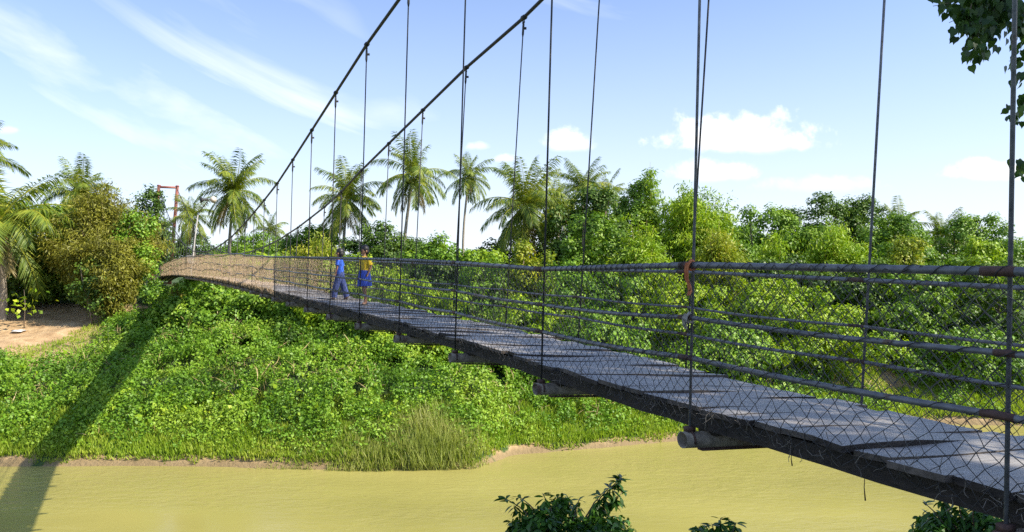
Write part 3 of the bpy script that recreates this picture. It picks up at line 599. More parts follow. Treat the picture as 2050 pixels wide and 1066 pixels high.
# ------------------------------------------------------------------ the suspension bridge
Dv = Vector((-.4444, .8958, 0)); Nv = Vector((.8958, .4444, 0)); P0 = Vector((2.44, 3.8, 0)); SP = 2.4
def pos(k, wd, h): return P0 + Dv * (SP * k) + Nv * (wd - np.interp(k, [22, 43], [0, 1.15])) + Vector((0, 0, EYE - h))
KD = [-3, 0, 1, 2, 3, 4, 6, 9, 12, 16, 20, 25, 30, 38, 43.5, 46]
HD = [1.35, 1.15, 1.165, 1.14, 1.08, 1.065, 1.05, 1.02, 1.0, 1.06, 1.17, 1.32, 1.5, 2.05, 2.9, 3.3]
_sm = lambda k, xp, fp: sum(float(np.interp(k + o, xp, fp)) for o in (-.6, -.3, 0, .3, .6)) / 5
def hdeck(k, wd=0): return _sm(k, KD, HD) + .075 * wd * float(np.interp(k, [0, 25, 40], [1, 1, .3]))
KT = [-3, 0, 1, 2, 2.5, 3, 4, 5, 6, 9, 12, 15, 20, 24, 30, 38, 43.5, 46]
HT = [.1, .071, .062, .128, .10, .073, .045, .03, .02, 0, -.08, -.12, -.12, -.05, .25, .95, 2.0, 2.4]
def htop(k): return float(np.interp(k, KT, HT))
def hfar(k): return float(np.interp(k, [-3, 0, .5, 2, 3.3, 6, 9, 12, 20, 46], [.25, .24, .22, .17, .19, .14, .1, .02, 0, 2.5])) if k < 20 else htop(k) + .1
def hrail(k, frac, far=False):
    t_ = hfar(k) if far else htop(k); return t_ + (hdeck(k, 1.9 if far else 0) - t_) * frac
KC = [-3, 0, 1, 2, 3, 4, 5, 6, 7, 8, 9, 10, 11, 12, 14, 16, 18, 20, 24, 28, 32, 36, 40, 44]
HC = [9.6, 7.1, 6.3, 5.5, 4.9, 4.4, 4.04, 3.58, 3.12, 2.66, 2.22, 1.88, 1.6, 1.33, .9, .6, .42, .3, .42, 1.2, 2.6, 4.5, 6.8, 9.1]
def hcab(k): return float(np.interp(k, KC, HC))
WC0 = lambda k: float(np.interp(k, [-3, 2, 5, 10, 44], [.25, .22, .15, .08, .55])); WC1 = lambda k: float(np.interp(k, [-3, 1, 3, 5, 8, 44], [2.7, 2.52, 2.34, 2.2, 2.02, 2.6]))
bridge = empty('suspension_bridge', pos(0, 0, hdeck(0))); tag(bridge, 'long narrow wooden suspension footbridge with pipe rails and chain link crossing the muddy river', 'bridge')
K0, K1 = -2.6, 44.2
g = np.random.default_rng(77)
# main cables
for wf, dh in ((WC0, 0), (WC1, .26)):
    mb = MB(); ks = np.arange(K0 - .4, 44.01, .5)
    mb.tube([pos(k, wf(k), -(hcab(k) - dh * float(np.interp(k, [0, 12, 44], [1, .6, 0])))) for k in ks] + [pos(50, wf(44), 2.8)], .032, 6); mb.build('main_cable', M['cable'], bridge)
cabz = lambda k, side: (-(hcab(k) - (.26 * float(np.interp(k, [0, 12, 44], [1, .6, 0])) if side else 0)))
# rails
fr = (0.0, .37, .655)
for far in (False, True):
    for q, f in enumerate(fr):
        mb = MB(); ks = np.arange(K0, K1, .2); base_w = 1.9 if far else 0.0
        rr = (.0235 if q == 0 else .0165 if q == 1 else .0195) * (.82 if far else 1)
        wob = lambda k: .012 * math.sin(k * 2.1 + q * 2 + far) + (.05 * math.sin(k * .9 + q) if k > 12 else 0)
        sag = lambda k: (.02 * math.sin(math.pi * (k % 1)) if not far or q else .015 * math.sin(math.pi * (k % 1)))
        mb.tube([pos(k, base_w + wob(k) * .5, hrail(k, f, far) + sag(k) * (q > 0) + (wob(k) if k > 12 else 0)) for k in ks], rr, 8)
        ro = mb.build('rail', M['rail'], bridge)
        for kk in range(-1, 8):
            sl = MB(); ka, kb = kk - .02, kk + (.05 if (kk + q) % 2 == 0 or kk == 1 else .025)
            sl.tube([pos(k, base_w + wob(k) * .5, hrail(k, f, far) + sag(k) * (q > 0)) for k in np.linspace(ka, kb, 4)], rr * 1.12, 8); sl.build('rail_sleeve', M['rust'], ro)
# wire wound round the rails
mb = MB()
for far, f, rr, pitch, kend in ((False, 0, .0285, .15, 9), (False, .655, .0245, .22, 6), (False, .37, .021, .24, 5), (True, 0, .024, .2, 6), (True, .655, .021, .24, 5)):
    bw = 1.9 if far else 0; pts = []; k = K0 + 1.6; ph = 0; per = pitch
    while k < kend:
        c = pos(k, bw, hrail(k, f, far) + (.02 * math.sin(math.pi * (k % 1)) if f else 0)); pts.append(c + Nv * math.cos(ph) * rr + Vector((0, 0, 1)) * math.sin(ph) * rr)
        ph += 2 * math.pi / 8; per = pitch * (1 + .45 * math.sin(k * 3.1)); k += per / 8 / SP
    mb.tube(pts, .0032, 3, False)
mb.build('binding_wire', M['cable'], bridge)
# chain link, both sides
def tubes3(A, B, r_):
    d = nrm(B - A); u = nrm(np.cross(d, [.3, .2, .93])); v_ = np.cross(d, u); rows = []
    for P_ in (A, B):
        for a_ in (0, 2.094, 4.189): rows.append(P_ + (u * math.cos(a_) + v_ * math.sin(a_)) * r_)
    V = np.stack(rows, 1).reshape(-1, 3); n = len(A); b0 = np.arange(n)[:, None] * 6
    return V, np.concatenate([b0 + [0, 1, 4, 3], b0 + [1, 2, 5, 4], b0 + [2, 0, 3, 5]], 0)
def chain(far, ka, kb, cell, r_, seed):
    g = np.random.default_rng(seed); bw = 1.915 if far else -.015; nc = int((kb - ka) * SP / (cell / 2)); nr = int(1.22 / (cell / 2)); Pn = np.zeros((nc + 1, nr + 1, 3))
    for i in range(nc + 1):
        k = ka + i * (cell / 2) / SP; t0 = (hfar(k) if far else htop(k)) - .01; b0 = hdeck(k, 1.9 if far else 0) + (.05 if far else .11) + .05 * float(vnoise(np.array(k * 3.0), np.array(2.0 + far)))
        pt = pos(k, bw, 0)
        for j in range(nr + 1): Pn[i, j] = (pt.x, pt.y, EYE - (t0 + (b0 - t0) * j / nr))
    J = g.normal(0, cell * .07, Pn.shape); I, Jj = np.meshgrid(np.arange(nc + 1), np.arange(nr + 1), indexing='ij')
    bulge = (.05 * np.sin(I * cell / 2 * 1.7) * np.sin(Jj / nr * 3.1) + .05 * (fbm(I * cell, Jj * cell * 1.0, .8) - .5))[..., None]
    low = np.clip((Jj / nr - .82) / .18, 0, 1)[..., None]
    Pn = Pn + J + bulge * np.array([Nv.x, Nv.y, 0]) + low * (g.normal(0, cell * .12, Pn.shape)) + low * np.array([Nv.x, Nv.y, 0]) * (-.03 if far else .05)
    ok = (I + Jj) % 2 == 0; A = []; B = []
    for di in (-1, 1):
        sel = ok.copy(); sel[:, -1] = False
        if di < 0: sel[0, :] = False
        else: sel[-1, :] = False
        ii, jj = np.nonzero(sel); drop = g.random(len(ii)) > .012; ii, jj = ii[drop], jj[drop]; A.append(Pn[ii, jj]); B.append(Pn[ii + di, jj + 1])
    V, Fc = tubes3(np.concatenate(A), np.concatenate(B), r_); return V, Fc
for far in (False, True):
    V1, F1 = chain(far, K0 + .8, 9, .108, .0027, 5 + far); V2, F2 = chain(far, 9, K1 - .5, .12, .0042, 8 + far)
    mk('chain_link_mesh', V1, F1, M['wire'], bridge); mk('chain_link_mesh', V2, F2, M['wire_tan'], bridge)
# hangers with eye and turnbuckle
def hanger(k, side, parent):
    wf = WC1 if side else WC0; top = pos(k, wf(k), cabz(k, side)); bw = 1.9 if side else -.0
    bot = pos(k, bw, hdeck(k, bw) + .2); d = (top - bot).normalized(); L_ = (top - bot).length; mb = MB(); e = min(.34, L_ * .3)
    mb.tube([bot, top - d * e], .0115, 6); o = mb.build('hanger', M['cable' if k > 1.5 else 'steel'], parent); cl = MB()
    cl.tube([top - d * e, top - d * (e - .05), top - d * .12, top - d * .07], [.012, .022, .022, .01], 6)
    cl.box(top - d * (e * .55) + Nv * .03, (.03, .012, .02)); cl.tube([top - d * .1 + Dv * .035, top + Vector((0, 0, .04)), top - d * .1 - Dv * .035], .01, 5)
    cl.tube([top - Dv * .05 - Vector((0, 0, 0.0)), top + Dv * .05], .046, 8)
    cl.build('clamp', M['cable'], o)
for k in list(range(-1, 20)) + list(range(21, 44)):
    hanger(k, 0, bridge); hanger(k, 1, bridge)
# cross pipes under the deck
for k in range(-1, 26):
    a0, a1 = -.07, 2.0; rp = .064
    def pp(wd): return pos(k, wd, hdeck(k, wd) + .255)
    rows = []
    for wd, rr in ((1.9, rp * .9), (a0, rp * .9), (a0 - .001, rp), (a1, rp)):
        c = pp(wd if wd != 1.9 else a1 - .02); rows.append([c + Dv * math.cos(an) * rr + Vector((0, 0, 1)) * math.sin(an) * rr for an in np.linspace(0, 2 * math.pi, 17)[:-1]])
    mb = MB(); mb.ring(rows); co = mb.build('cross_pipe', M['pipe'], bridge)
    fb = MB(); sl_ = (pp(1.7) - pp(.1)).normalized(); fb.box((pp(.1) + pp(1.7)) / 2 - Vector((0, 0, .078)), (.8, .03, .007), (sl_, Dv, sl_.cross(Dv))); fb.build('flat_bar', M['rust'], co)
    for wd in (0, 1.9):
        ub = MB(); c = pp(wd); ub.tube([c + Dv * math.cos(a_) * (rp + .008) + Vector((0, 0, 1)) * math.sin(a_) * (rp + .008) for a_ in np.linspace(-.3, math.pi + .3, 9)], .009, 5)
        ub.box(c + Vector((0, 0, rp + .02)), (.035, .03, .018), (Nv, Dv, Vector((0, 0, 1))))
        ub.build('u_bolt', M['rust'], co)
    for wd in (.22, 1.66):
        bl = MB(); bl.box(pos(k, wd, hdeck(k, wd) + .19), (.05, .1, .02), (Nv, Dv, Vector((0, 0, 1))))
        bl.build('packing_block', M['beam'], co)
# stringers
for wd, hw, hh in ((.15, .035, .06), (.62, .04, .055), (1.2, .04, .055), (1.74, .035, .06)):
    mb = MB(); rows = []; gg = np.random.default_rng(int(wd * 100))
    for i, k in enumerate(np.arange(K0, K1, .14)):
        jj = gg.normal(0, .004, 4); c = pos(k, wd, hdeck(k, wd) + .045 + hh + .003)
        rows.append([c - Nv * (hw + jj[0]) - Vector((0, 0, hh + jj[1])), c + Nv * hw - Vector((0, 0, hh + jj[1])), c + Nv * hw + Vector((0, 0, hh)), c - Nv * (hw + jj[2]) + Vector((0, 0, hh))])
    mb.ring(rows); mb.build('stringer', M['beam'], bridge, smooth=False)
# planks: nearest 100 as parts
rotz = math.atan2(Nv.y, Nv.x)
def plank_local(k, wth, g):
    a0 = .06 + g.normal(0, .03); a1 = 1.80 + g.normal(0, .06); n = 8; V = []
    cup = g.normal(0, .006); tw = g.normal(0, .008); wv_ = g.normal(0, .008); th = g.uniform(.032, .044); lift = g.uniform(0, .012); sk = g.normal(0, .006)
    e0 = g.normal(0, .01, 2)
    for i in range(n + 1):
        s = i / n; x = a0 + (a1 - a0) * s; zc = -.075 * x * float(np.interp(k, [0, 25, 40], [1, 1, .3])) + lift + wv_ * math.sin(s * 5.5) + tw * (s - .5)
        yy = sk * math.sin(s * 4) + g.normal(0, .0015)
        for sgn in (-1, 1):
            slope = -(hdeck(k + .05) - hdeck(k - .05)) / .1 / SP
            hwid = wth / 2 * (1 - .012 * math.sin(s * 9 + k)); zz = zc + sgn * slope * hwid + sgn * tw * (s - .5) + cup + abs(g.normal(0, .0022))
            ex = (e0[0] if i == 0 else e0[1] if i == n else 0) * sgn
            V.append((x + ex, yy + sgn * hwid, zz)); V.append((x + ex, yy + sgn * hwid, zz - th))
    Fc = []
    for i in range(n):
        b_ = i * 4; c_ = b_ + 4; Fc += [(b_, c_, c_ + 2, b_ + 2), (b_ + 1, b_ + 3, c_ + 3, c_ + 1), (b_, b_ + 1, c_ + 1, c_), (b_ + 2, c_ + 2, c_ + 3, b_ + 3)]
    Fc += [(0, 2, 3, 1), (n * 4, n * 4 + 1, n * 4 + 3, n * 4 + 2)]
    return V, Fc
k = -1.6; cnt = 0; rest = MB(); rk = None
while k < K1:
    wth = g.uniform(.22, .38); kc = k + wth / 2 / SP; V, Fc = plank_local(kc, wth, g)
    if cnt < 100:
        me = bpy.data.meshes.new('deck_plank'); me.from_pydata(V, [], Fc); me.materials.append(M['plank']); me.materials.append(M['beam2' if cnt % 3 else 'beam']); me.polygons.foreach_set('material_index', [0 if (q_ < len(Fc) - 2 and q_ % 4 < 1) else 1 for q_ in range(len(Fc))]); o = bpy.data.objects.new('deck_plank', me); COL.objects.link(o); o.parent = bridge  # ends and sides dark: worn grain, plus edge and gap shade as colour
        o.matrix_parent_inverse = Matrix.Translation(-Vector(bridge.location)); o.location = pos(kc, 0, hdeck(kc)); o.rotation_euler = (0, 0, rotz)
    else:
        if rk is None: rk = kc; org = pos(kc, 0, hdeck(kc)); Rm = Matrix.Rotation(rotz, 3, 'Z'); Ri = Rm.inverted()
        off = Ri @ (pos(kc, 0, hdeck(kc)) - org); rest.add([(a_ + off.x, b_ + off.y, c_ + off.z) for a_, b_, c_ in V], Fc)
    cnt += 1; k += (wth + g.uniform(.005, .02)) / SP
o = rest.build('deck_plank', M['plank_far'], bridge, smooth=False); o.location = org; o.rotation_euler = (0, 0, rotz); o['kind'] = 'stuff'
# towers
def tower(kt, top_h, lean, zb, m='red'):
    T = MB(); legs = []
    root_ = None
    for wd in (WC0(kt), WC1(kt) + .12):
        top = pos(kt, wd, -top_h); bot = pos(kt, wd + lean, 0); bot.z = zb; bot = Vector((bot.x, bot.y, zb)); legs.append((bot, top))
    hd = MB(); a_, b_ = legs[0][1], legs[1][1]; hd.tube([a_ - Vector((0, 0, .12)), b_ - Vector((0, 0, .12))], .15, 10); t_ = hd.build('tower', M[m], bridge)
    for bot, top in legs:
        lg = MB(); lg.tube([bot, top], [.23, .19], 10); lg.tube([top, top + Vector((0, 0, .16))], [.25, .2], 10); lg.build('leg', M[m], t_)
    for s in (.05, .33, .62):
        cb_ = MB(); a2 = legs[0][0].lerp(legs[0][1], s); b2 = legs[1][0].lerp(legs[1][1], s); cb_.tube([a2, b2], .12, 8); cb_.build('crossbar', M[m], t_)
tower(44.2, 9.1, -.95, 8.0); tower(-3.0, 9.7, 0, 10.2)
# loose ends: dry stalks and wire curls snagged on the near deck edge
mb = MB(); gg = np.random.default_rng(12)
for i in range(520):
    k = -1 + 11 * gg.random() ** 1.3; c = pos(k, .035 + gg.normal(0, .012), hdeck(k) + gg.uniform(-.01, .1)); pts = [c]; d = Vector(gg.normal(0, 1, 3)); d.z -= .6; d.normalize()
    for j in range(4): d = (d + Vector(gg.normal(0, .45, 3))).normalized(); pts.append(pts[-1] + d * gg.uniform(.015, .04))
    mb.tube(pts, .0022, 3, False)
mb.build('frayed_wire', M['straw_dull'], bridge)['kind'] = 'stuff'
mb = MB()
for k, L_ in ((.38, .16), (.1, .1), (.62, .09)): c = pos(k, .12, hdeck(k) + .16); mb.tube([c, c - Vector((.004, 0, L_ * .5)), c - Vector((-.003, 0, L_))], [.002, .003, .005], 4)
mb.build('hanging_wire', M['rust'], bridge)

# --- cloth strip and rag tied at the second hanger
def cloth(name, label, c, pts, wd, m, cat='cloth'):
    mb = MB(); rows = []
    gg = np.random.default_rng(len(name))
    for i, (dxz, dz_) in enumerate(pts):
        q = Vector(c) + Dv * dxz + Vector((0, 0, dz_)) - Nv * (.035 + .012 * math.sin(i * 1.3)); ww = wd[i]; fold = [math.sin(j * 1.9 + i * .6) * .012 for j in range(6)]
        rows.append([q + Dv * ww * (j / 5 - .5) - Nv * fold[j] for j in range(6)] + [q + Dv * ww * (j / 5 - .5) - Nv * (fold[j] - .006) for j in range(5, -1, -1)])
    mb.ring(rows); o = mb.build(name, M[m]); tag(o, label, cat)
    kn = MB()
    for a_ in np.linspace(0, 2 * math.pi, 2)[:1]:
        kn.tube([Vector(c) + Nv * math.cos(t_) * .036 + Vector((0, 0, math.sin(t_) * .036)) + Dv * .012 * math.sin(t_ * 2) for t_ in np.linspace(0, 2 * math.pi, 12)], .012, 6)
    k_ = kn.build('knot', M[m], o); return o
cloth('cloth_strip', 'faded red-orange cloth strip knotted to the top rail and hanging down', pos(.99, 0, htop(1) + .0), [(0, .02), (.005, -.03), (.01, -.1), (.0, -.16), (-.005, -.2), (0, -.235)], [.05, .05, .055, .05, .045, .02], 'cloth')
cloth('rag', 'grey-beige rag tied round the middle rail below the red cloth', pos(1.0, 0, hrail(1, .37)), [(0, .03), (0, 0), (.01, -.05), (.015, -.09)], [.05, .07, .06, .02], 'rag', 'rag')

# --- loudspeaker pole standing by the bridge rail
pb = at(384, 556, 56.5); pt = at(397, 425, 57.5); lp = empty('loudspeaker_pole', pb); tag(lp, 'slender pale pole with two horn loudspeakers at the bridge rail', 'pole')
mb = MB(); mb.tube([pb, at(383, 545, 56.6), at(390, 480, 57), pt], [.055, .055, .05, .04], 8); mb.build('pole', M['pale'], lp)
mb = MB(); mb.tube([pt - Vector((0, 0, .1)), at(418, 400, 57.5)], .03, 6); mb.build('arm', M['rust'], lp)
for (sx, ang_, mm) in ((409, math.pi * 1.08, 'cable'), (424, -.5, 'speaker')):
    c = at(sx, 400, 57.4); dd = Vector((math.cos(ang_) * .75, -.6, -.1)).normalized(); mb = MB(); mb.tube([c - dd * .25, c - dd * .1, c, c + dd * .1, c + dd * .26], [.08, .1, .08, .13, .25], 14, True); mb.build('loudspeaker', M[mm], lp)
mb = MB(); mb.box(at(381, 519, 57.3), (.2, .12, .28)); mb.build('control_box', M['pale'], lp, smooth=False)

# ------------------------------------------------------------------ children on the deck
def skin(name, verts, edges, m, parent, root_i=0, sub=2):
    me = bpy.data.meshes.new(name); me.from_pydata([v[0] for v in verts], edges, []); o = link(name, me, parent, m)
    md = o.modifiers.new('skin', 'SKIN'); md.use_smooth_shade = True
    for i, v in enumerate(verts):
        sv = me.skin_vertices[0].data[i]; r_ = v[1]; sv.radius = r_ if isinstance(r_, tuple) else (r_, r_); sv.use_root = (i == root_i)
    s = o.modifiers.new('smooth', 'SUBSURF'); s.levels = sub; s.render_levels = sub
    return o
def child(label, base, height, face, shirt, lower, pose):
    """local frame: x = facing direction, y = left, z = up, metres for a 1.35 m child"""
    root = empty('person', base); tag(root, label, 'person'); root.rotation_euler = (0, 0, face); sc_ = height / 1.35; root.scale = (sc_,) * 3
    st = pose['stride']; V = []; E = []
    def add(p, r_, par=None):
        V.append((p, r_)); i = len(V) - 1
        if par is not None: E.append((par, i))
        return i
    pel = add((0, 0, .66), (.088, .075)); sp_ = add((.0, 0, .78), (.08, .066), pel); ch = add((.01, 0, .93), (.092, .07), sp_); nk0 = add((.012, 0, 1.05), (.06, .05), ch); nk = add((.02, 0, 1.11), .036, nk0)
    hd1 = add((.03, 0, 1.165), (.055, .06), nk); hd2 = add((.028, 0, 1.235), (.076, .082), hd1); add((.015, 0, 1.295), (.06, .066), hd2)
    for sd in (-1, 1):
        hip = add((.0, sd * .065, .62), .068, pel); f_ = st * sd
        kn_ = add((f_ * .10 + .02, sd * .07, .35), .043, hip); cf = add((f_ * .16 - .01, sd * .07, .22), .036, kn_); an = add((f_ * .2 - .02, sd * .07, .07), .026, cf); he = add((f_ * .2 - .03, sd * .07, .035), .026, an); add((f_ * .2 + .07, sd * .08, .022), (.03, .018), he)
        sh = add((.005, sd * .125, 1.02), .042, nk0); el, wr, tip = pose['arms'][0 if sd > 0 else 1]
        e_ = add(el, .03, sh); w_ = add(wr, .02, e_); dr = (Vector(wr) - Vector(el)).normalized(); pm = Vector(wr) + dr * .04; p_ = add(tuple(pm), (.024, .014), w_)
        ax = Vector((0, 0, 1)).cross(dr); ax = ax.normalized() if ax.length > .2 else Vector((1, 0, 0))
        for fi, (o_, l_) in enumerate(((-.022, .045), (-.008, .056), (.007, .058), (.021, .048))):
            a_ = pm + dr * .025 + ax * o_; f1 = add(tuple(a_), .0075, p_); add(tuple(a_ + dr * l_ * .6 + Vector((.008, 0, 0))), .0065, f1)
        th_ = add(tuple(pm - ax * .03 + Vector((.01, 0, 0))), .008, p_); add(tuple(pm - ax * .036 + dr * .03 + Vector((.015, 0, 0))), .0065, th_)
    body = skin('body', V, E, M['skin'], None); body.parent = root
    def ch_obj(mb, name, m): o = mb.build(name, M[m]); o.parent = root; return o
    def ell(mb, c, r_, a0=-1.57, a1=1.57, n=10):
        mb.ring([[(c[0] + r_[0] * math.cos(a_) * math.cos(b_), c[1] + r_[1] * math.cos(a_) * math.sin(b_), c[2] + r_[2] * math.sin(a_)) for b_ in np.linspace(0, 2 * math.pi, 17)[:-1]] for a_ in np.linspace(a0, a1, n)])
    h = MB(); ell(h, (-.005, 0, 1.255), (.098, .09, .098), -.5, 1.57); ell(h, (-.035, 0, 1.2), (.07, .083, .09), -1.0, 1.2); ch_obj(h, 'hair', 'hair')
    nz = MB(); ell(nz, (.108, 0, 1.205), (.016, .013, .02)); ch_obj(nz, 'nose', 'skin')
    for sd in (-1, 1):
        e_ = MB(); ell(e_, (.094, sd * .032, 1.228), (.012, .014, .008)); ch_obj(e_, 'eye', 'eye'); r_ = MB(); ell(r_, (.02, sd * .088, 1.205), (.018, .01, .026)); ch_obj(r_, 'ear', 'skin')
    mo = MB(); ell(mo, (.09, 0, 1.165), (.012, .024, .006)); ch_obj(mo, 'mouth', 'cloth')
    # shirt: torso shell with sleeves
    def shell(mb, rows_, n=20):
        mb.ring([[(cx + rx * math.cos(b_), cy + ry * math.sin(b_), z + .006 * math.sin(b_ * 5 + z * 30)) for b_ in np.linspace(0, 2 * math.pi, n + 1)[:-1]] for (cx, cy, z, rx, ry) in rows_])
    s_ = MB(); shell(s_, [(.02, 0, 1.09, .05, .055), (.015, 0, 1.07, .075, .1), (.012, 0, 1.03, .09, .138), (.012, 0, .95, .1, .14), (.008, 0, .85, .1, .13), (.004, 0, .76, .105, .132), (.0, 0, .68, .115, .14)])
    for sd in (-1, 1):
        el = Vector(pose['arms'][0 if sd > 0 else 1][0]); a_ = Vector((.005, sd * .11, 1.03)); tgt = a_.lerp(el, .85); s_.tube([a_, a_.lerp(tgt, .5), tgt], [.052, .055, .058], 10, False)
    ch_obj(s_, 'shirt', shirt)
    if lower[0] == 'skirt':
        k_ = MB(); n = 30; rows_ = []
        for (z, rx, ry) in ((.79, .098, .125), (.72, .118, .148), (.6, .135, .158), (.5, .15, .165), (.42, .155, .168)):
            rows_.append([(st * .02 + (rx + .014 * math.sin(b_ * 8) * (.8 - z)) * math.cos(b_), (ry + .016 * math.sin(b_ * 8) * (.8 - z)) * math.sin(b_), z) for b_ in np.linspace(0, 2 * math.pi, n + 1)[:-1]])
        k_.ring(rows_); ch_obj(k_, 'skirt', lower[1])
    else:
        k_ = MB(); shell(k_, [(.0, 0, .76, .1, .128), (0, 0, .68, .118, .14), (0, 0, .6, .12, .145), (0, 0, .55, .08, .12)])
        for sd in (-1, 1):
            f_ = st * sd; k_.tube([(0, sd * .06, .66), (f_ * .05, sd * .07, .5), (f_ * .11, sd * .078, .34), (f_ * .16, sd * .078, .2), (f_ * .2 - .02, sd * .078, .07)], [.09, .088, .083, .08, .078], 14, False)
        ch_obj(k_, 'trousers', lower[1])
    for sd in (-1, 1):
        f_ = st * sd; z_ = MB(); z_.ring([[(f_ * .2 + .02 + .085 * q * math.cos(b_), sd * .075 + .036 * q * math.sin(b_), zz) for b_ in np.linspace(0, 2 * math.pi, 15)[:-1]] for zz, q in ((0.0, .2), (0.0, 1), (.014, 1), (.014, .2))])
        z_.tube([(f_ * .2 + .05, sd * .075 - .035, .012), (f_ * .2 + .045, sd * .075, .05), (f_ * .2 + .05, sd * .075 + .035, .012)], .006, 5); ch_obj(z_, 'sandal', 'sandal')
    return root
def foot(px, Z_off, k, wd): p_ = pos(k, wd, hdeck(k, wd) - .022); return p_
child('child in a bright blue shirt and baggy striped trousers standing on the bridge deck', foot(0, 0, 7.15, .9), 1.31, math.pi * .98, 'blue_shirt', ('trousers', 'stripe'), dict(stride=.75, arms=[((.02, .17, .87), (.06, .16, .7), 0), ((-.03, -.17, .86), (-.02, -.17, .68), 0)]))
child('child in a yellow shirt and royal blue skirt standing on the bridge deck', foot(0, 0, 6.3, .98), 1.38, math.pi * 1.27, 'yellow_shirt', ('skirt', 'blue_skirt'), dict(stride=.35, arms=[((-.04, .18, .86), (.03, .17, .72), 0), ((-.06, -.17, .87), (.02, -.13, .73), 0)]))

# ------------------------------------------------------------------ near bank shrubs and the overhanging tree
def shaped(P, A, N, L, W, outline, vv, fold=.08):
    A = nrm(A); S_ = nrm(np.cross(A, N)); N2 = np.cross(S_, A); n = len(P); m_ = len(outline); V = np.zeros((n, m_, 3))
    L = np.broadcast_to(L, (n,))[:, None]; W = np.broadcast_to(W, (n,))[:, None]
    for i, (u_, v_) in enumerate(outline): V[:, i] = P + A * L * v_ + S_ * W * u_ + N2 * L * fold * abs(u_) * 2 - N2 * L * .12 * v_ * v_
    return V.reshape(-1, 3), np.arange(n * m_).reshape(n, m_), np.repeat(vv, m_)
LANCE = [(0, 0), (.3, .18), (.5, .45), (.36, .75), (0, 1), (-.36, .75), (-.5, .45), (-.3, .18)]
HEART = [(0, .04), (.3, -.06), (.52, .18), (.44, .5), (.14, .82), (0, 1.1), (-.14, .82), (-.44, .5), (-.52, .18), (-.3, -.06)]
def near_shrub(label, px0, px1, yt, Z, seed, sprigs, n=6500, leaf=.082):
    g = np.random.default_rng(seed); a = (px1 - px0) / 2 / F * Z; X = ((px0 + px1) / 2 - CX) / F * Z; gr = float(gz(X, Z)); top = EYE + (HY - yt) / F * Z
    root = empty('shrub', (X, Z, gr)); tag(root, label, 'shrub'); lb = [((X + u_ * a, Z + g.uniform(-.3, .3), top - .42 - .12 * abs(u_) + g.uniform(-.08, .06)), (.28 * a + .06, .4, .36)) for u_ in (-.8, -.45, -.1, .25, .55, .85)] + [((X + u_ * a, Z, (gr + top) / 2 - .1), (.6 * a, .6, (top - gr) * .42)) for u_ in (-.5, .1, .6)]
    P = []; D = []
    for i in range(n):
        c, r_ = lb[int(g.integers(len(lb)))]; d = nrm(g.normal(0, 1, (1, 3)) + [[0, 0, .4]])[0]; P.append(np.array(c) + d * np.array(r_) * g.uniform(.75, 1.08)); D.append(d)
    P = np.array(P); D = np.array(D); N = nrm(D + g.normal(0, .5, P.shape) + [0, 0, .4]); A = nrm(np.cross(N, g.normal(0, 1, P.shape)) + [0, 0, -.4])
    V, Fc, vv = shaped(P, A, N, leaf * g.uniform(.7, 1.3, n), leaf * .5, LANCE, g.random(n))
    mb = trunk_mesh(root, (X, Z, gr), lb, .05, g); Vs = [V]; Fs = [Fc]; vs_ = [vv]; tw = MB()
    for (sx, sy, ln) in sprigs:
        tip = at(sx, sy, Z); b_ = Vector((X, Z, top - .6)).lerp(tip, .25); pts = [b_.lerp(tip, s) + Vector((0, 0, .06 * math.sin(s * 3))) for s in (0, .35, .7, 1)]; tw.tube(pts, [.014, .01, .007, .004], 5)
        m_ = int(26 * ln); s = 1 - .62 * g.random(m_) ** 1.4; q = np.array([list(b_.lerp(tip, x_)) for x_ in s]); an = g.uniform(0, 6.28, m_)
        A2 = np.stack([np.cos(an), np.sin(an), -.75 + .9 * (s > .93)], 1); V2, F2, v2 = shaped(q, nrm(A2), nrm(g.normal(0, .3, (m_, 3)) + [0, 0, 1]), .15 * g.uniform(.7, 1.15, m_), .042, LANCE, g.random(m_) * .7 + .2)
        Fs.append(F2 + sum(len(v) for v in Vs)); Vs.append(V2); vs_.append(v2)
    mk('crown', np.concatenate(Vs), np.concatenate(Fs), M['near'], root, np.concatenate(vs_)); tw.build('twig', M['bark'], root)
near_shrub('dark leafy shrub with upright sprig at the bottom middle of the view', 1022, 1248, 1002, 8.6, 301, [(1242, 958, 2.2), (1222, 975, 1.4), (1205, 990, 1.2), (1012, 1000, 1.3), (1040, 996, 1.0), (1086, 990, .8), (1160, 1000, .8), (1250, 985, 1.2)])
near_shrub('small shrub tip just showing at the bottom edge right of the larger one', 1392, 1500, 1052, 8.8, 302, [(1442, 1040, 1.2), (1400, 1058, .8), (1474, 1048, 1.2), (1425, 1050, .9)], 1800)
near_shrub('dark shrub growing under the near end of the deck at lower right', 1840, 2040, 1012, 8.2, 303, [(1850, 1008, .9), (1880, 992, 1.2), (1915, 996, 1.0), (1960, 1002, 1.2), (1990, 1012, 1.0)], 5200)
# overhanging tree: trunk out of frame to the right, crown high over the near span
g = np.random.default_rng(400)
root = empty('overhanging_tree', (11.5, 3.0, float(gz(11.5, 3.0)))); tag(root, 'heart-leaved tree whose twigs hang into the upper right corner over the bridge', 'tree')
lb = []
for k in np.arange(-1.6, 6.6, .8):
    for wd in (-2.6, .95, 4.4):
        c = pos(k, wd, hdeck(k)) + Vector((1.15, -.32, 1.0)) * (10.0 + g.uniform(-.6, .8)); lb.append((tuple(c), (g.uniform(1.8, 2.4), g.uniform(1.5, 2.2), g.uniform(.8, 1.3))))
V, Fc, vv = clumps(lb, 1250, 34, .55, .2, .17, g, .5, .4)
trunk_mesh(root, (11.5, 3.0, root.location.z), lb[::4], .42, g)
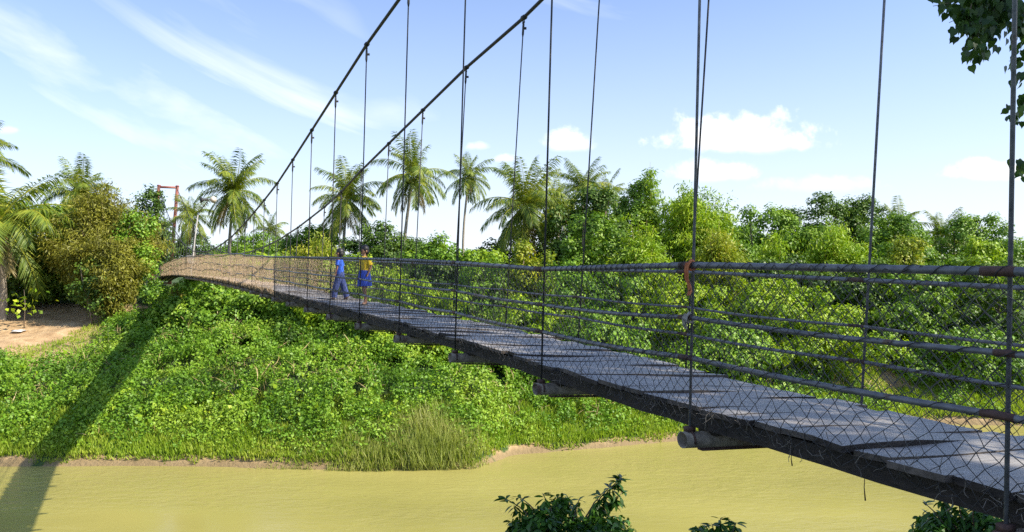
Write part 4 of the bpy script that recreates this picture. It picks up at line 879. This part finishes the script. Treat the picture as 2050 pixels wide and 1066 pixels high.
# hanging twigs seen top right
Vs = [V]; Fs = [Fc]; vs_ = [vv]; tw = MB(); ZT = 7.6
sprs = [((1990, -60), (1868, 12), 16), ((2000, -50), (1900, 45), 26), ((2010, -60), (1950, 70), 44), ((1985, -60), (1942, 125), 50), ((2000, -40), (1965, 105), 40), ((2020, -60), (1985, 60), 50), ((2035, -60), (2010, 45), 40),
        ((1960, -60), (1925, 60), 40), ((1970, -60), (1950, 35), 50), ((2060, -60), (2036, 80), 26), ((2085, 60), (2020, 122), 9), ((2080, 90), (2030, 150), 10), ((2090, 160), (2020, 232), 9), ((2090, 180), (2034, 248), 6), ((2085, 190), (2048, 205), 5), ((2085, 280), (2036, 338), 9), ((2080, 300), (2046, 352), 5)]
NP = len(V)
for (p0_, p1_, n_) in sprs:
    n_ = int(n_ * 1.8)
    zt = ZT + g.uniform(-.5, .5); a_ = at(*p0_, zt); b_ = at(*p1_, zt); pts = [a_.lerp(b_, s) + Vector((0, 0, -.1 * math.sin(s * 3.1))) for s in (0, .33, .66, 1)]; tw.tube(pts, [.008, .006, .004, .003], 4)
    s = .2 + .8 * g.random(n_); q = np.array([list(a_.lerp(b_, x_)) for x_ in s]) + g.normal(0, .055, (n_, 3)); A2 = nrm(g.normal(0, .35, (n_, 3)) + [0, 0, -1]); V2, F2, v2 = shaped(q, A2, nrm(g.normal(0, .6, (n_, 3)) + [0, -1, .2]), .082 * g.uniform(.75, 1.25, n_), .072, HEART, g.random(n_))
    vs_.append((V2, F2, v2))
o = mk('crown', V, Fc, M['bodhi'], root, vv)
Vn = np.concatenate([q[0] for q in vs_[1:]]); vn = np.concatenate([q[2] for q in vs_[1:]]); Fn = np.arange(len(Vn)).reshape(-1, len(HEART))
mk('hanging_foliage', Vn, Fn, M['bodhi'], root, vn)
far_ = at(1990, -60, ZT)
for s_, e_ in (((11.5, 3.0, 18), far_), ((11.5, 3, 17), at(2085, 60, ZT)), ((11.5, 3, 15), at(2090, 160, ZT)), ((11.5, 3, 14), at(2085, 280, ZT))):
    s_ = Vector(s_); e_ = Vector(e_); tw.tube([s_, s_.lerp(e_, .5) + Vector((0, 0, .8)), e_], [.06, .035, .01], 6)
tw.build('branch', M['bark'], root)
